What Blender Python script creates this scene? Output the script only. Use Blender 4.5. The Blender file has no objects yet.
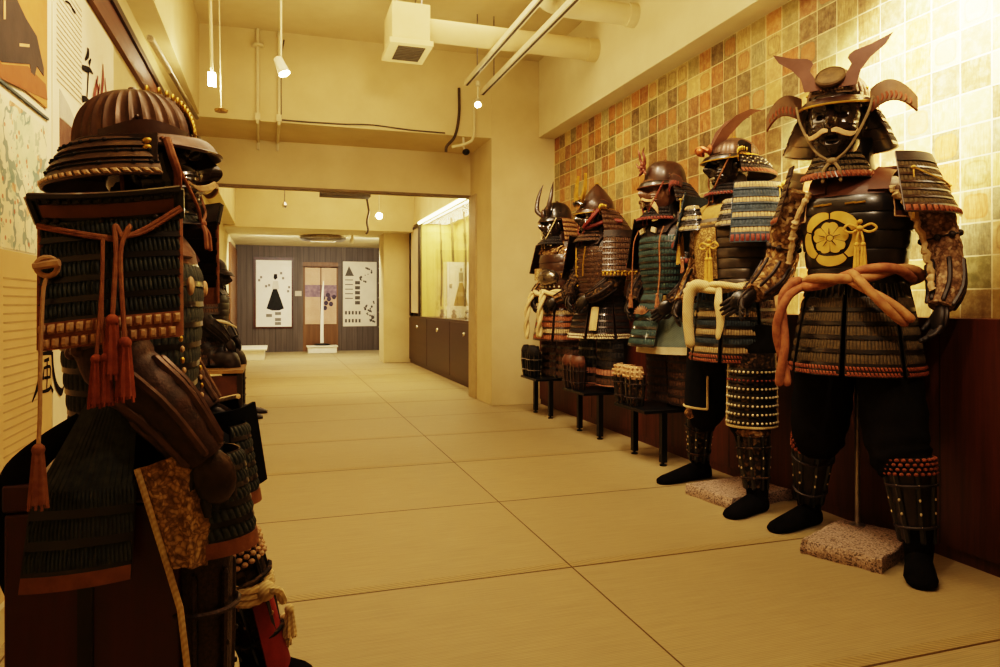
import bpy, math, random
from math import sin, cos, pi, radians as R, sqrt, exp
from mathutils import Vector as V, Matrix
random.seed(7)
SC = bpy.context.scene
COL = SC.collection

# ------------------------------------------------------------------ camera frame
CAM_A = R(17.8); FPX = 700.0; HOR = 303.0
FW = V((sin(CAM_A), cos(CAM_A), 0)); RT = V((cos(CAM_A), -sin(CAM_A), 0)); CZ = 1.0
def ray(px, py): return FW + RT*((px-500)/FPX) + V((0, 0, (HOR-py)/FPX))
def on_x(px, py, x):
    d = ray(px, py); t = x/d.x; return V((d.x*t, d.y*t, CZ+d.z*t))
def on_y(px, py, y):
    d = ray(px, py); t = y/d.y; return V((d.x*t, d.y*t, CZ+d.z*t))

# ------------------------------------------------------------------ materials
def rgb(h):
    h = h.lstrip('#'); c = [int(h[i:i+2], 16)/255 for i in (0, 2, 4)]
    return tuple(x/12.92 if x <= .04045 else ((x+.055)/1.055)**2.4 for x in c)+(1,)
class NT:
    def __init__(s, name):
        s.mat = bpy.data.materials.new(name); s.mat.use_nodes = True
        s.t = s.mat.node_tree; s.b = s.t.nodes['Principled BSDF']
    def n(s, typ, **kw):
        o = s.t.nodes.new(typ)
        for k, v in kw.items():
            if k in o.inputs and not hasattr(o, k): o.inputs[k].default_value = v
            else: setattr(o, k, v)
        return o
    def l(s, a, b): s.t.links.new(a, b)
    def val(s, sock, x):
        if hasattr(x, 'is_output') or hasattr(x, 'links'): s.l(x, sock)
        else: sock.default_value = x
    def m(s, op, a, b=0.0, c=0.0):
        o = s.t.nodes.new('ShaderNodeMath'); o.operation = op
        s.val(o.inputs[0], a); s.val(o.inputs[1], b)
        if op in ('MULTIPLY_ADD', 'SMOOTH_MIN', 'COMPARE'): s.val(o.inputs[2], c)
        return o.outputs[0]
    def mix(s, f, a, b, mode='MIX'):
        o = s.t.nodes.new('ShaderNodeMix'); o.data_type = 'RGBA'; o.blend_type = mode
        s.val(o.inputs[0], f); s.val(o.inputs[6], a); s.val(o.inputs[7], b)
        return o.outputs[2]
    def ramp(s, f, stops, interp='LINEAR'):
        o = s.t.nodes.new('ShaderNodeValToRGB'); cr = o.color_ramp; cr.interpolation = interp
        while len(cr.elements) < len(stops): cr.elements.new(.5)
        for e, (p, c) in zip(cr.elements, stops): e.position = p; e.color = c
        s.l(f, o.inputs[0]); return o.outputs[0]
    def obj(s): return s.n('ShaderNodeTexCoord').outputs['Object']
    def noise(s, vec, scale, detail=4, rough=.55):
        o = s.n('ShaderNodeTexNoise'); o.inputs['Scale'].default_value = scale
        o.inputs['Detail'].default_value = detail; o.inputs['Roughness'].default_value = rough
        s.l(vec, o.inputs['Vector']); return o
    def bump(s, h, dist=.002, strength=.6):
        o = s.n('ShaderNodeBump'); o.inputs['Distance'].default_value = dist; o.inputs['Strength'].default_value = strength
        s.l(h, o.inputs['Height']); s.l(o.outputs[0], s.b.inputs['Normal'])
    def base(s, c): s.val(s.b.inputs['Base Color'], c)
    def pr(s, rough=.5, metal=0.0, spec=.5, coat=0.0):
        s.b.inputs['Roughness'].default_value = rough; s.b.inputs['Metallic'].default_value = metal
        s.b.inputs['Specular IOR Level'].default_value = spec; s.b.inputs['Coat Weight'].default_value = coat
_mc = {}
def noisy(name, c1, c2, scale=25, rough=.5, metal=0, bump=.001, coat=0, bscale=None, spec=.5):
    """plain weathered surface: two tones of noise plus a fine bump"""
    if name in _mc: return _mc[name]
    t = NT(name); vec = t.obj(); n = t.noise(vec, scale)
    t.base(t.ramp(n.outputs[0], [(.3, rgb(c1)), (.7, rgb(c2))]))
    t.pr(rough, metal, spec, coat)
    if bump: t.bump(t.noise(vec, bscale or scale*6, 3).outputs[0], bump)
    _mc[name] = t.mat; return t.mat
def cloth(name, c1, c2, scale=18, thread=420, rough=.9, bump=.0012):
    if name in _mc: return _mc[name]
    t = NT(name); vec = t.obj(); n = t.noise(vec, scale)
    w = t.n('ShaderNodeTexWave'); w.bands_direction = 'DIAGONAL'; t.l(vec, w.inputs['Vector'])
    w.inputs['Scale'].default_value = thread/6; w.inputs['Distortion'].default_value = 1.0
    col = t.ramp(n.outputs[0], [(.3, rgb(c1)), (.7, rgb(c2))])
    t.base(t.mix(.25, col, w.outputs['Color'], 'SOFT_LIGHT')); t.pr(rough, 0, .2)
    t.b.inputs['Sheen Weight'].default_value = .15
    t.bump(w.outputs['Fac'], bump); _mc[name] = t.mat; return t.mat
def brocade(name, cols, scale=45, rough=.8):
    if name in _mc: return _mc[name]
    t = NT(name); vec = t.obj(); n = t.noise(vec, 30, 2)
    d = t.n('ShaderNodeVectorMath', operation='MULTIPLY_ADD'); t.l(n.outputs['Color'], d.inputs[0])
    d.inputs[1].default_value = (.03, .03, .03); t.l(vec, d.inputs[2])
    vo = t.n('ShaderNodeTexVoronoi'); vo.inputs['Scale'].default_value = scale; t.l(d.outputs[0], vo.inputs['Vector'])
    sp = t.n('ShaderNodeSeparateColor'); t.l(vo.outputs['Color'], sp.inputs[0])
    k = len(cols); col = t.ramp(sp.outputs[0], [(i/k, rgb(c)) for i, c in enumerate(cols)], 'CONSTANT')
    ed = t.ramp(vo.outputs['Distance'], [(.25, (1, 1, 1, 1)), (.75, (.35, .3, .25, 1))])
    t.base(t.mix(.8, col, ed, 'MULTIPLY')); t.pr(rough, 0, .25)
    t.bump(vo.outputs['Distance'], .001); _mc[name] = t.mat; return t.mat
def emit(name, c, strength):
    if name in _mc: return _mc[name]
    t = NT(name); t.base(rgb(c)); t.val(t.b.inputs['Emission Color'], rgb(c)); t.b.inputs['Emission Strength'].default_value = strength
    _mc[name] = t.mat; return t.mat

# ------------------------------------------------------------------ mesh builder
def cr(pts, n=6):
    """Catmull-Rom through points"""
    P = [V(p) for p in pts]
    if len(P) < 3: return P
    Q = [P[0]*2-P[1]]+P+[P[-1]*2-P[-2]]; out = []
    for i in range(1, len(Q)-2):
        a, b, c, d = Q[i-1:i+3]
        for k in range(n):
            t = k/n
            out.append(.5*((2*b)+(c-a)*t+(2*a-5*b+4*c-d)*t*t+(3*b-a-3*c+d)*t**3))
    return out+[P[-1]]
def frames(P):
    T = [(P[min(i+1, len(P)-1)]-P[max(i-1, 0)]).normalized() for i in range(len(P))]
    up = V((0, 0, 1)) if abs(T[0].z) < .9 else V((1, 0, 0))
    n = (up-T[0]*up.dot(T[0])).normalized(); out = []
    for t in T:
        n = (n-t*n.dot(t)).normalized(); out.append((t, n, t.cross(n)))
    return out
def lerp(a, b, t): return a+(b-a)*t
class MB:
    def __init__(s, M=None): s.v = []; s.f = []; s.m = []; s.M = M or Matrix.Identity(4)
    def add(s, vs, fs, mi=0):
        o = len(s.v); M = s.M; s.v += [M @ V(p) for p in vs]
        s.f += [tuple(i+o for i in f) for f in fs]; s.m += [mi]*len(fs)
    def grid(s, fn, nu, nv, mi=0, cu=False, thick=0, mfn=None):
        C = nu if cu else nu+1
        P = [[V(fn(i/nu, j/nv)) for i in range(C)] for j in range(nv+1)]
        vs = [p for r in P for p in r]; fs = []
        for j in range(nv):
            for i in range(nu):
                i2 = (i+1) % C; fs.append((j*C+i, (j+1)*C+i, (j+1)*C+i2, j*C+i2))
        mis = [mfn((k % nu+.5)/nu, (k//nu+.5)/nv) if mfn else mi for k in range(len(fs))]
        if thick:
            N = [V() for _ in vs]
            for f in fs:
                a, b, c, d = [vs[q] for q in f]; nn = (c-a).cross(d-b)
                for q in f: N[q] += nn
            L = len(vs); vs = vs+[p-n.normalized()*thick if n.length > 1e-12 else p.copy() for p, n in zip(vs, N)]
            fs2 = [tuple(q+L for q in reversed(f)) for f in fs]; mis2 = list(mis)
            rim = []
            for i in range(nu):
                i2 = (i+1) % C
                rim.append((i, i2, i2+L, i+L)); b = nv*C; rim.append((b+i2, b+i, b+i+L, b+i2+L))
            if not cu:
                for j in range(nv):
                    rim.append(((j+1)*C, j*C, j*C+L, (j+1)*C+L)); e = nu
                    rim.append((j*C+e, (j+1)*C+e, (j+1)*C+e+L, j*C+e+L))
            fs = fs+fs2+rim; mis = mis+mis2+[mi]*len(rim)
        o = len(s.v); s.v += [s.M @ p for p in vs]; s.f += [tuple(q+o for q in f) for f in fs]; s.m += mis
        return s
    def loft(s, rings, mi=0, caps=True):
        n = len(rings[0]); vs = [p for r in rings for p in r]; fs = []
        for j in range(len(rings)-1):
            for i in range(n):
                k = (i+1) % n; fs.append((j*n+i, j*n+k, (j+1)*n+k, (j+1)*n+i))
        if caps: fs.append(tuple(range(n-1, -1, -1))); fs.append(tuple((len(rings)-1)*n+i for i in range(n)))
        s.add(vs, fs, mi); return s
    def tube(s, pts, r, n=8, mi=0, flat=1.0, round_end=False):
        P = [V(p) for p in pts]; L = len(P)
        rr = [r]*L if not isinstance(r, (list, tuple)) else [_samp(r, i/(L-1)) for i in range(L)]
        F = frames(P); rings = []
        def ring(p, fr, q): return [p+fr[1]*cos(2*pi*k/n)*q+fr[2]*sin(2*pi*k/n)*q*flat for k in range(n)]
        if round_end:
            for e in (.35, .8): rings.append(ring(P[0]-F[0][0]*rr[0]*sqrt(1-e*e), F[0], rr[0]*e))
        for p, fr, q in zip(P, F, rr): rings.append(ring(p, fr, q))
        if round_end:
            for e in (.8, .35): rings.append(ring(P[-1]+F[-1][0]*rr[-1]*sqrt(1-e*e), F[-1], rr[-1]*e))
        return s.loft(rings, mi)
    def rope(s, pts, r, strands=2, pitch=.09, n=8, mi=0, mi2=None):
        P = cr(pts, 10); F = frames(P); acc = [0]
        for a, b in zip(P, P[1:]): acc.append(acc[-1]+(b-a).length)
        for k in range(strands):
            q = [p+(f[1]*cos(2*pi*(a/pitch+k/strands))+f[2]*sin(2*pi*(a/pitch+k/strands)))*r*.52 for p, f, a in zip(P, F, acc)]
            s.tube(q, r*.62, n, mi if (mi2 is None or k == 0) else mi2, round_end=True)
        return s
    def ell(s, c, r, nu=14, nv=9, mi=0, Rm=None):
        c = V(c); Rm = Rm or Matrix.Identity(3)
        def fn(u, v):
            a = 2*pi*u; b = pi*v
            return c+Rm @ V((r[0]*sin(b)*cos(a), r[1]*sin(b)*sin(a), r[2]*cos(b)))
        return s.grid(fn, nu, nv, mi, cu=True)
    def box(s, c, d, mi=0, Rm=None):
        c = V(c); Rm = Rm or Matrix.Identity(3)
        vs = [c+Rm @ V((x*d[0]/2, y*d[1]/2, z*d[2]/2)) for x in (-1, 1) for y in (-1, 1) for z in (-1, 1)]
        s.add(vs, [(0, 1, 3, 2), (4, 6, 7, 5), (0, 4, 5, 1), (2, 3, 7, 6), (0, 2, 6, 4), (1, 5, 7, 3)], mi); return s
    def bx(s, x0, x1, y0, y1, z0, z1, mi=0): return s.box(((x0+x1)/2, (y0+y1)/2, (z0+z1)/2), (x1-x0, y1-y0, z1-z0), mi)
    def lathe(s, prof, n=16, c=(0, 0, 0), mi=0, Rm=None):
        c = V(c); Rm = Rm or Matrix.Identity(3)
        rings = [[c+Rm @ V((r*cos(2*pi*k/n), r*sin(2*pi*k/n), z)) for k in range(n)] for r, z in prof]
        return s.loft(rings, mi)
    def prism(s, poly, fn, t, mi=0):
        """poly: 2-D outline; fn(x, y, d) -> 3-D point at depth d"""
        n = len(poly); vs = [fn(x, y, 0) for x, y in poly]+[fn(x, y, t) for x, y in poly]
        fs = [tuple(range(n)), tuple(range(2*n-1, n-1, -1))]+[(i, i+n, (i+1) % n+n, (i+1) % n) for i in range(n)]
        s.add(vs, fs, mi); return s
    def stroke(s, pts, ws, fn, mi=0, t=.001):
        """brush stroke of varying width: pts 2-D, fn(x, y, d) -> 3-D"""
        P = cr([(a, b, 0) for a, b in pts], 6); L = len(P); A = []; B = []
        for i, p in enumerate(P):
            d = (P[min(i+1, L-1)]-P[max(i-1, 0)]).normalized(); w = _samp(ws, i/(L-1))/2
            nn = V((-d.y, d.x, 0))*w; A.append(p+nn); B.append(p-nn)
        vs = [fn(p.x, p.y, t) for p in A]+[fn(p.x, p.y, t) for p in B]
        s.add(vs, [(i, i+1, L+i+1, L+i) for i in range(L-1)], mi); return s
def _samp(a, t):
    if not isinstance(a, (list, tuple)): return a
    x = t*(len(a)-1); i = min(int(x), len(a)-2) if len(a) > 1 else 0
    return a[0] if len(a) == 1 else a[i]+(a[i+1]-a[i])*(x-i)
def part(name, mb, mats, parent=None, label=None, bevel=0, kind=None, sharp=38, subsurf=0):
    me = bpy.data.meshes.new(name); me.from_pydata([tuple(p) for p in mb.v], [], mb.f); 
    if not isinstance(mats, (list, tuple)): mats = [mats]
    for m in mats: me.materials.append(m)
    me.polygons.foreach_set('material_index', [min(i, len(mats)-1) for i in mb.m])
    me.polygons.foreach_set('use_smooth', [True]*len(mb.f)); me.update()
    me.set_sharp_from_angle(angle=R(sharp))
    o = bpy.data.objects.new(name, me); COL.objects.link(o)
    if parent is not None: o.parent = parent
    if label: o['label'] = label
    if kind: o['kind'] = kind
    if bevel:
        b = o.modifiers.new('bevel', 'BEVEL'); b.width = bevel; b.segments = 2; b.limit_method = 'ANGLE'
    if subsurf:
        b = o.modifiers.new('sub', 'SUBSURF'); b.levels = b.render_levels = subsurf
    return o
def tag(o, label, cat, group=None, kind=None):
    o['label'] = label; o['category'] = cat
    if group: o['group'] = group
    if kind: o['kind'] = kind
    return o
def thing(name, label, cat, loc=(0, 0, 0), rz=0, group=None):
    o = bpy.data.objects.new(name, None); COL.objects.link(o); o.empty_display_size = .1
    o.location = loc; o.rotation_euler = (0, 0, rz); return tag(o, label, cat, group)
def struct(name, mb, mats, label=None, **k):
    return part(name, mb, mats, None, label, kind='structure', **k)
def dup(root, loc=None, rz=None, label=None, cat=None):
    r = root.copy(); COL.objects.link(r)
    if loc is not None: r.location = loc
    if rz is not None: r.rotation_euler = (0, 0, rz)
    if label: r['label'] = label
    for ch in list(root.children):
        c = ch.copy(); COL.objects.link(c); c.parent = r
        for g in list(ch.children):
            d = g.copy(); COL.objects.link(d); d.parent = c
    return r
# ------------------------------------------------------------------ armour pieces (local frame: front = -y, figure's left = +x)
def se(a, rx, ry, p=2.0):
    s, c = sin(a), cos(a); d = (abs(s)**p+abs(c)**p)**(-1/p)
    return rx*d*s, -ry*d*c
def cone(top, bot, a0, a1, c=(0, 0), bulge=0, p=2.0):
    """surface between two arcs (rx, ry, z); angles in degrees, 0 = front, + = figure's left"""
    a0, a1 = R(a0), R(a1)
    def S(u, v):
        a = lerp(a0, a1, u); b = bulge*sin(pi*max(0, min(1, v)))
        x, y = se(a, lerp(top[0], bot[0], v)+b, lerp(top[1], bot[1], v)+b, p)
        return V((c[0]+x, c[1]+y, lerp(top[2], bot[2], v)))
    return S
def shell(prof, a0=-180, a1=180, c=(0, 0), p=2.3):
    a0, a1 = R(a0), R(a1); L = len(prof)-1
    def S(u, v):
        x = max(0, min(1, v))*L; i = min(int(x), L-1); t = x-i; q = [lerp(prof[i][k], prof[i+1][k], t) for k in range(3)]
        X, Y = se(lerp(a0, a1, u), q[1], q[2], p); return V((c[0]+X, c[1]+Y, q[0]))
    return S
def quad(p00, p10, p01, p11, bulge=0.0):
    """surface patch between four corner points (u to the right, v down), bulging along its normal"""
    p00, p10, p01, p11 = V(p00), V(p10), V(p01), V(p11)
    n = (p01-p00).cross(p10-p00).normalized()
    def S(u, v):
        return (p00*(1-u)+p10*u)*(1-v)+(p01*(1-u)+p11*u)*v+n*bulge*(1-(2*u-1)**2)
    return S
def nrm(S, u, v, e=.01):
    du = S(u+e, v)-S(u-e, v); dv = S(u, v+e)-S(u, v-e); return dv.cross(du).normalized()
def lam(mb, S, rows, ncord, t=.006, plate=0, cord=(1,), fill=.86, nu=18, dome=.0032, lean=0, v0=0.0, v1=1.0, ends=(.1, .82), skip=()):
    h = (v1-v0)/rows
    for r in range(rows):
        a = v0+r*h
        def P(u, w, off=0): return S(u, a+w*h)+nrm(S, u, a+w*h)*(off+t*w)
        mb.grid(lambda u, w: P(u, w*1.12), nu, 3, plate, thick=.003)
        if r in skip or not ncord: continue
        mi = cord[r % len(cord)]
        for c in range(ncord):
            uc = (c+.5)/ncord; du = .5*fill/ncord
            def D(p, q):
                u = uc+(2*p-1)*du+lean*(q-.5)/ncord
                return P(u, lerp(ends[0], ends[1], q), .0006+dome*sqrt(max(0, sin(pi*p)))*sqrt(max(0, sin(pi*min(1, max(0, q))))))
            mb.grid(D, 4, 4, mi)
    return mb
def beads(mb, S, v0, v1, tiers, n, mi, base=None, t=.006, dome=.005, fw=.7, fh=.75, lean=.0):
    if base is not None:
        mb.grid(lambda u, w: S(u, lerp(v0, v1, w))+nrm(S, u, lerp(v0, v1, w))*t, 18, 2, base, thick=.004)
    h = (v1-v0)/tiers
    for k in range(tiers):
        m = n-(k % 2)
        for c in range(m):
            uc = (c+.5+.5*(k % 2))/n; vc = v0+(k+.5)*h
            def D(p, q):
                u = uc+(2*p-1)*.5*fw/n+lean*(q-.5)/n; v = vc+(2*q-1)*.5*fh*h
                return S(u, v)+nrm(S, u, v)*(t+.001+dome*min(1, 1.8*sin(pi*p))*min(1, 1.8*sin(pi*q)))
            mb.grid(D, 4, 4, mi)
    return mb
def edge(mb, S, side, r=.004, mi=0, n=16, off=.004):
    """piping along one border of a surface: l, r, t or b"""
    f = {'l': lambda t: (0, t), 'r': lambda t: (1, t), 't': lambda t: (t, 0), 'b': lambda t: (t, 1)}[side]
    mb.tube([S(*f(i/n))+nrm(S, *f(i/n))*off for i in range(n+1)], r, 6, mi); return mb
def tassel(mb, p, ln, r=.013, mi=0, n=14):
    p = V(p)
    mb.ell(p, (r*.75, r*.75, r*.8), 10, 6, mi)
    def fn(u, v):
        a = 2*pi*u; q = r*(.55+.5*v+.12*(sin(a*7)))
        return p+V((q*cos(a), q*sin(a), -r*.4-ln*v))
    mb.grid(fn, 28, 4, mi, cu=True)
    for k in range(10):
        a = 2*pi*k/10; b = p+V((r*.8*cos(a), r*.8*sin(a), -r*.4-ln*.8)); mb.tube([b, b+V((r*.2*cos(a), r*.2*sin(a), -ln*random.uniform(.25, .34)))], r*.18, 4, mi)
    return mb

def helmet(root, Mh, M, rx=.118, ry=.138, h=.135, ribs=30, rib=.03, rows=4, ncord=34, flare=(.215, .235), drop=.13, visor=.065, vdrop=.035,
           shape=1.0, a_back=62, cord=(1,), bead=None, peak=0, sharp_rib=False):
    """M: bowl, visor, neck plate, cord, trim"""
    mb = MB(Mh)
    def fn(u, v):
        a = 2*pi*u; b = v*pi/2
        k = 1+rib*((.5+.5*cos(a*ribs))**3 if sharp_rib else abs(sin(a*ribs/2))**.4)*min(1, b*2.2)-rib
        q = sin(b)**shape; return V((rx*q*k*sin(a), -ry*q*k*cos(a), h*cos(b)**(.9)+peak*max(0, 1-b/.9)**1.5))
    mb.grid(fn, max(ribs*(8 if sharp_rib else 4), 40), 12, 0, cu=True)
    mb.lathe([(.0, h+peak+.012), (.008, h+peak+.01), (.013, h+peak+.003), (.02, h+peak-.003)][::-1], 14, mi=1)
    mb.tube([V((rx*1.0*sin(2*pi*i/36), -ry*1.0*cos(2*pi*i/36), 0)) for i in range(37)], .007, 6, 1)
    for k in (-1, 1):
        mb.ell((k*rx*.93, -.03, .045), (.006, .006, .006), 8, 5, 1)
    hel = part('helmet', mb, [M['bowl'], M['trim']], root)
    vb = MB(Mh)
    def vf(u, v):
        a = lerp(R(-78), R(78), u); w = cos(a*.85)**.7 if abs(a*.85) < pi/2 else 0
        return V(((rx+visor*.55*v*w)*sin(a), -(ry+visor*v*w)*cos(a)+.0, .002-vdrop*v**1.6*w+.012*sin(pi*v)*w))
    vb.grid(vf, 26, 6, 0, thick=.004)
    vb.tube([V(vf(i/26, 1)) for i in range(27)], .0045, 6, 1)
    part('visor', vb, [M['visor'], M['trim']], hel)
    nb = MB(Mh); S = cone((rx*1.03, ry*1.03, .0), (flare[0], flare[1], -drop), a_back, 360-a_back, c=(0, .006), bulge=.006)
    vb_end = 1.0
    if bead: vb_end = 1-bead
    lam(nb, S, rows, ncord, .006, 0, [1+i for i in range(len(M['cords']))], nu=30, v1=vb_end)
    if bead: beads(nb, S, vb_end, 1.03, 1, int(ncord*1.3) or 40, len(M['cords'])+1, 0, .007, .004, lean=.5)
    edge(nb, S, 'b', .004, 0, 40)
    part('neck_guard', nb, [M['neck']]+M['cords']+[M['bead']], hel)
    return hel
def turnbacks(hel, Mh, mats, z=-.005, x0=.118, y0=-.075, ln=.13, hgt=.075, droop=.05, back=.05):
    for s in (-1, 1):
        mb = MB(Mh)
        def fn(u, v):
            w = hgt*(1-.62*u**1.3)
            return V((s*(x0+ln*u), y0+back*u*u-.015*sin(pi*u), z+.05+.045*sin(pi*u*.75)-droop*u*u*1.3-w*v-.02*u*v))
        g = fn if s < 0 else (lambda u, v: fn(1-u, v))
        mb.grid(g, 14, 5, 0, thick=.005)
        for k in range(9):
            p = [V(fn(.06+k*.1, v))+V((0, -.004, 0)) for v in (.55, .72, .9)]; mb.tube([p[0], p[1]+V((s*.004, 0, 0)), p[2]], .0045, 5, 1)
        mb.tube([V(fn(i/14, 0)) for i in range(15)], .003, 5, 2); mb.tube([V(fn(i/14, 1)) for i in range(15)], .0035, 5, 1)
        part('turnback', mb, mats, hel)
def mask(root, Mh, mat_face, mat_hair, mat_cord, hair=True, fierce=1.0, whiskers=False, mouth=None):
    """face guard: nose, cheeks, mouth, eye hollows"""
    Mh = Mh @ Matrix.Translation((0, -.026, -.004)) @ Matrix.Diagonal((1.08, 1.06, 1.1, 1)); mb = MB(Mh)
    def fn(u, v):
        a = lerp(R(-100), R(100), u); z = lerp(.02, -.165, v)
        k = 1-.42*max(0, (-z-.075)/.09)**1.7
        rx, ry = .082*k, .102*k
        q = .0
        q += .034*exp(-(a/.17)**2)*exp(-((z+.068)/.026)**2)+.016*exp(-(a/.13)**2)*exp(-((z+.04)/.03)**2)      # nose
        q += .007*fierce*(exp(-((abs(a)-.62)/.25)**2)*exp(-((z+.075)/.022)**2))                                  # cheeks
        q -= .016*exp(-((abs(a)-.42)/.2)**2)*exp(-((z+.036)/.015)**2)                                          # eyes
        q += .010*exp(-((abs(a)-.42)/.3)**2)*exp(-((z+.012)/.012)**2)                                          # brow
        q -= .016*exp(-(a/.34)**4)*exp(-((z+.112)/.009)**2)                                                    # mouth
        q += .007*exp(-(a/.36)**4)*(exp(-((z+.1)/.007)**2)+exp(-((z+.126)/.008)**2))                           # lips
        q += .010*exp(-(a/.3)**2)*exp(-((z+.152)/.014)**2)                                                     # chin
        q += .003*fierce*sin(z*420)*exp(-((abs(a)-.75)/.3)**2)*exp(-((z+.095)/.04)**2)                          # wrinkles
        return V(((rx+q)*sin(a), -(ry+q)*cos(a)-.012, z))
    mb.grid(fn, 44, 34, 0)
    mb.ell((0, .012, -.02), (.082, .1, .13), 16, 12, 0)
    for s in (-1, 1): mb.ell((s*.084, .0, -.05), (.012, .022, .034), 10, 7, 0)      # ear flaps
    fm = part('face_mask', mb, [mat_face], root)
    if hair:
        hb = MB(Mh)
        for s in (-1, 1):
            for k in range(4):
                hb.tube(cr([(s*.005, -.134-.001*k, -.088-.002*k), (s*.02, -.138, -.087-.003*k), (s*.042, -.126, -.097-.003*k), (s*.062, -.108, -.101-.002*k), (s*.074, -.09, -.094+.002*k)], 5), [.002, .0036, .003, .0006], 6, 0)
        part('moustache', hb, [mat_hair], fm)
    if whiskers:
        hb = MB(Mh)
        for s in (-1, 1):
            for k in range(4): hb.tube(cr([(s*.05, -.1, -.10-.008*k), (s*.075, -.085, -.12-.01*k), (s*.088, -.07, -.15-.01*k)], 4), [.004, .005, .001], 6, 0)
        part('whisker', hb, [mat_hair], fm)
    if mouth:
        tb = MB(Mh)
        for k in range(8):
            a = (k-3.5)*.085; tb.box((.093*sin(a), -.093*cos(a)-.014, -.108), (.006, .006, .008), 0, Matrix.Rotation(a, 3, 'Z'))
        part('teeth', tb, [mouth], fm)
    cb = MB(Mh)
    for s in (-1, 1):
        cb.tube(cr([(s*.112, -.05, .0), (s*.094, -.075, -.06), (s*.05, -.1, -.14), (s*.012, -.098, -.172)], 6), .0042, 7)
    cb.ell((0, -.098, -.175), (.016, .012, .011), 10, 7)
    for s in (-1, 1): cb.tube(cr([(s*.006, -.1, -.178), (s*.022, -.108, -.2), (s*.026, -.108, -.232)], 5), .0055, 6, 0, round_end=True)
    part('chin_cord', cb, [mat_cord], root)
    return fm
def throat(root, Mh, mats, rows=4, ncord=22, drop=.12, bead=True, flare=.075):
    mb = MB(Mh); S = cone((.07, .075, -.15), (.07+flare, .088+flare, -.15-drop), -88, 88, c=(0, -.02), bulge=.004)
    lam(mb, S, rows, ncord, .005, 0, (1,), v1=.8 if bead else 1)
    if bead: beads(mb, S, .8, 1.02, 1, 24, 2, 0, .006, .007, fw=.8, fh=.95, lean=.6)
    part('throat_guard', mb, mats, root)
TORSO = [(1.07, .17, .145), (1.10, .172, .147), (1.2, .187, .16), (1.3, .2, .17), (1.38, .203, .172), (1.44, .19, .16), (1.485, .165, .125), (1.51, .13, .09)]
def torso_r(z, T=TORSO):
    for (z0, a, b), (z1, c, d) in zip(T, T[1:]):
        if z <= z1: t = max(0, (z-z0)/(z1-z0)); return lerp(a, c, t), lerp(b, d, t)
    return T[-1][1:]
def cuirass(root, M, mats, plates=6, z0=1.07, z1=1.42, step=.005, grow=1.0, laced=0, cords=(1,), top_mi=1, name='cuirass', label=None, round_=0):
    """mats: plate, upper board, laces"""
    mb = MB(M); prof = []
    if not laced:
        for k in range(plates):
            a = lerp(z1, z0, k/plates); b = lerp(z1, z0, (k+1)/plates)
            for q, st in ((a, 0), (lerp(a, b, .15), step*.7), (lerp(a, b, .85), step), (b+.0015, step*.8)):
                rx, ry = torso_r(q); ry += round_*sin(pi*(q-z0)/(z1-z0)); prof.append((q, rx*grow+st, ry*grow+st))
        S = shell(prof); mb.grid(S, 56, len(prof)-1, 0, cu=True)
    else:
        top = [(z, *torso_r(z)) for z in [lerp(z1, z0, k/12) for k in range(13)]]
        S = shell([(z, a*grow, b*grow+round_*sin(pi*(z-z0)/(z1-z0))) for z, a, b in top])
        lam(mb, S, laced, 64, .006, 0, cords, nu=56, ends=(.08, .86))
    # breast board, neck line, straps
    pr = [(z, torso_r(z)[0]*grow*1.015, torso_r(z)[1]*grow*1.015) for z in (1.425, 1.45, 1.475, 1.495)]
    S2 = shell([(1.495, *pr[3][1:]), (1.475, *pr[2][1:]), (1.45, *pr[1][1:]), (1.405, pr[0][1]*1.01, pr[0][2]*1.01)])
    mb.grid(S2, 48, 6, top_mi, cu=True, thick=.004)
    for s in (-1, 1):
        Q = quad((s*.075, -.155, 1.43), (s*.145, -.135, 1.43), (s*.085, -.02, 1.535), (s*.15, -.02, 1.515), 0) if s > 0 else quad((-.145, -.135, 1.43), (-.075, -.155, 1.43), (-.15, -.02, 1.515), (-.085, -.02, 1.535), 0)
        mb.grid(lambda u, v: Q(u, v)+V((0, -.012*sin(pi*v), .012*sin(pi*v))), 6, 6, top_mi, thick=.008)
        mb.grid(lambda u, v: V((s*lerp(.085, .15, u if s > 0 else 1-u), lerp(-.02, .12, v), lerp(1.53, 1.44, v*v))), 4, 5, top_mi, thick=.008)
    mb.tube([V((0, 0, 1.42)), V((0, -.005, 1.56)), V((0, -.01, 1.66))], [.095, .07, .062], 18, 0)
    mb.ell((0, 0, 1.40), (.17, .12, .1), 20, 10, top_mi)   # closes the neck opening from inside
    return part(name, mb, mats, root, label)
def sode(root, side, mats, c=(.09, 0), r=.2, half=34, mid=86, z=(1.56, 1.33), tilt=.05, rows=6, ncord=16, cords=(1,), board=True, bead=0, lean=0, M=None, tas=None, name='shoulder_guard', t=.006):
    """mats: plate, cords..., bead, board (last)"""
    a0, a1 = (mid-half, mid+half) if side > 0 else (-mid-half, -mid+half)
    S0 = cone((r, r, z[0]), (r+tilt, r+tilt, z[1]), a0, a1, c=(side*c[0], c[1]))
    mb = MB(M); v0 = .14 if board else 0; v1 = 1-bead
    lam(mb, S0, rows, ncord, t, 0, cords, v0=v0, v1=v1, lean=lean)
    nb = len(mats)-1
    if board:
        mb.grid(lambda u, w: S0(u, w*.16)+nrm(S0, u, w*.16)*.008, 16, 2, nb, thick=.008)
        edge(mb, S0, 't', .005, 0)
    if bead: beads(mb, S0, v1, 1.03, 2 if bead > .15 else 1, int(ncord*.8), nb-1, 0, .006, .005)
    edge(mb, S0, 'l', .003, 0); edge(mb, S0, 'r', .003, 0)
    o = part(name, mb, mats, root)
    return o, S0
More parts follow.
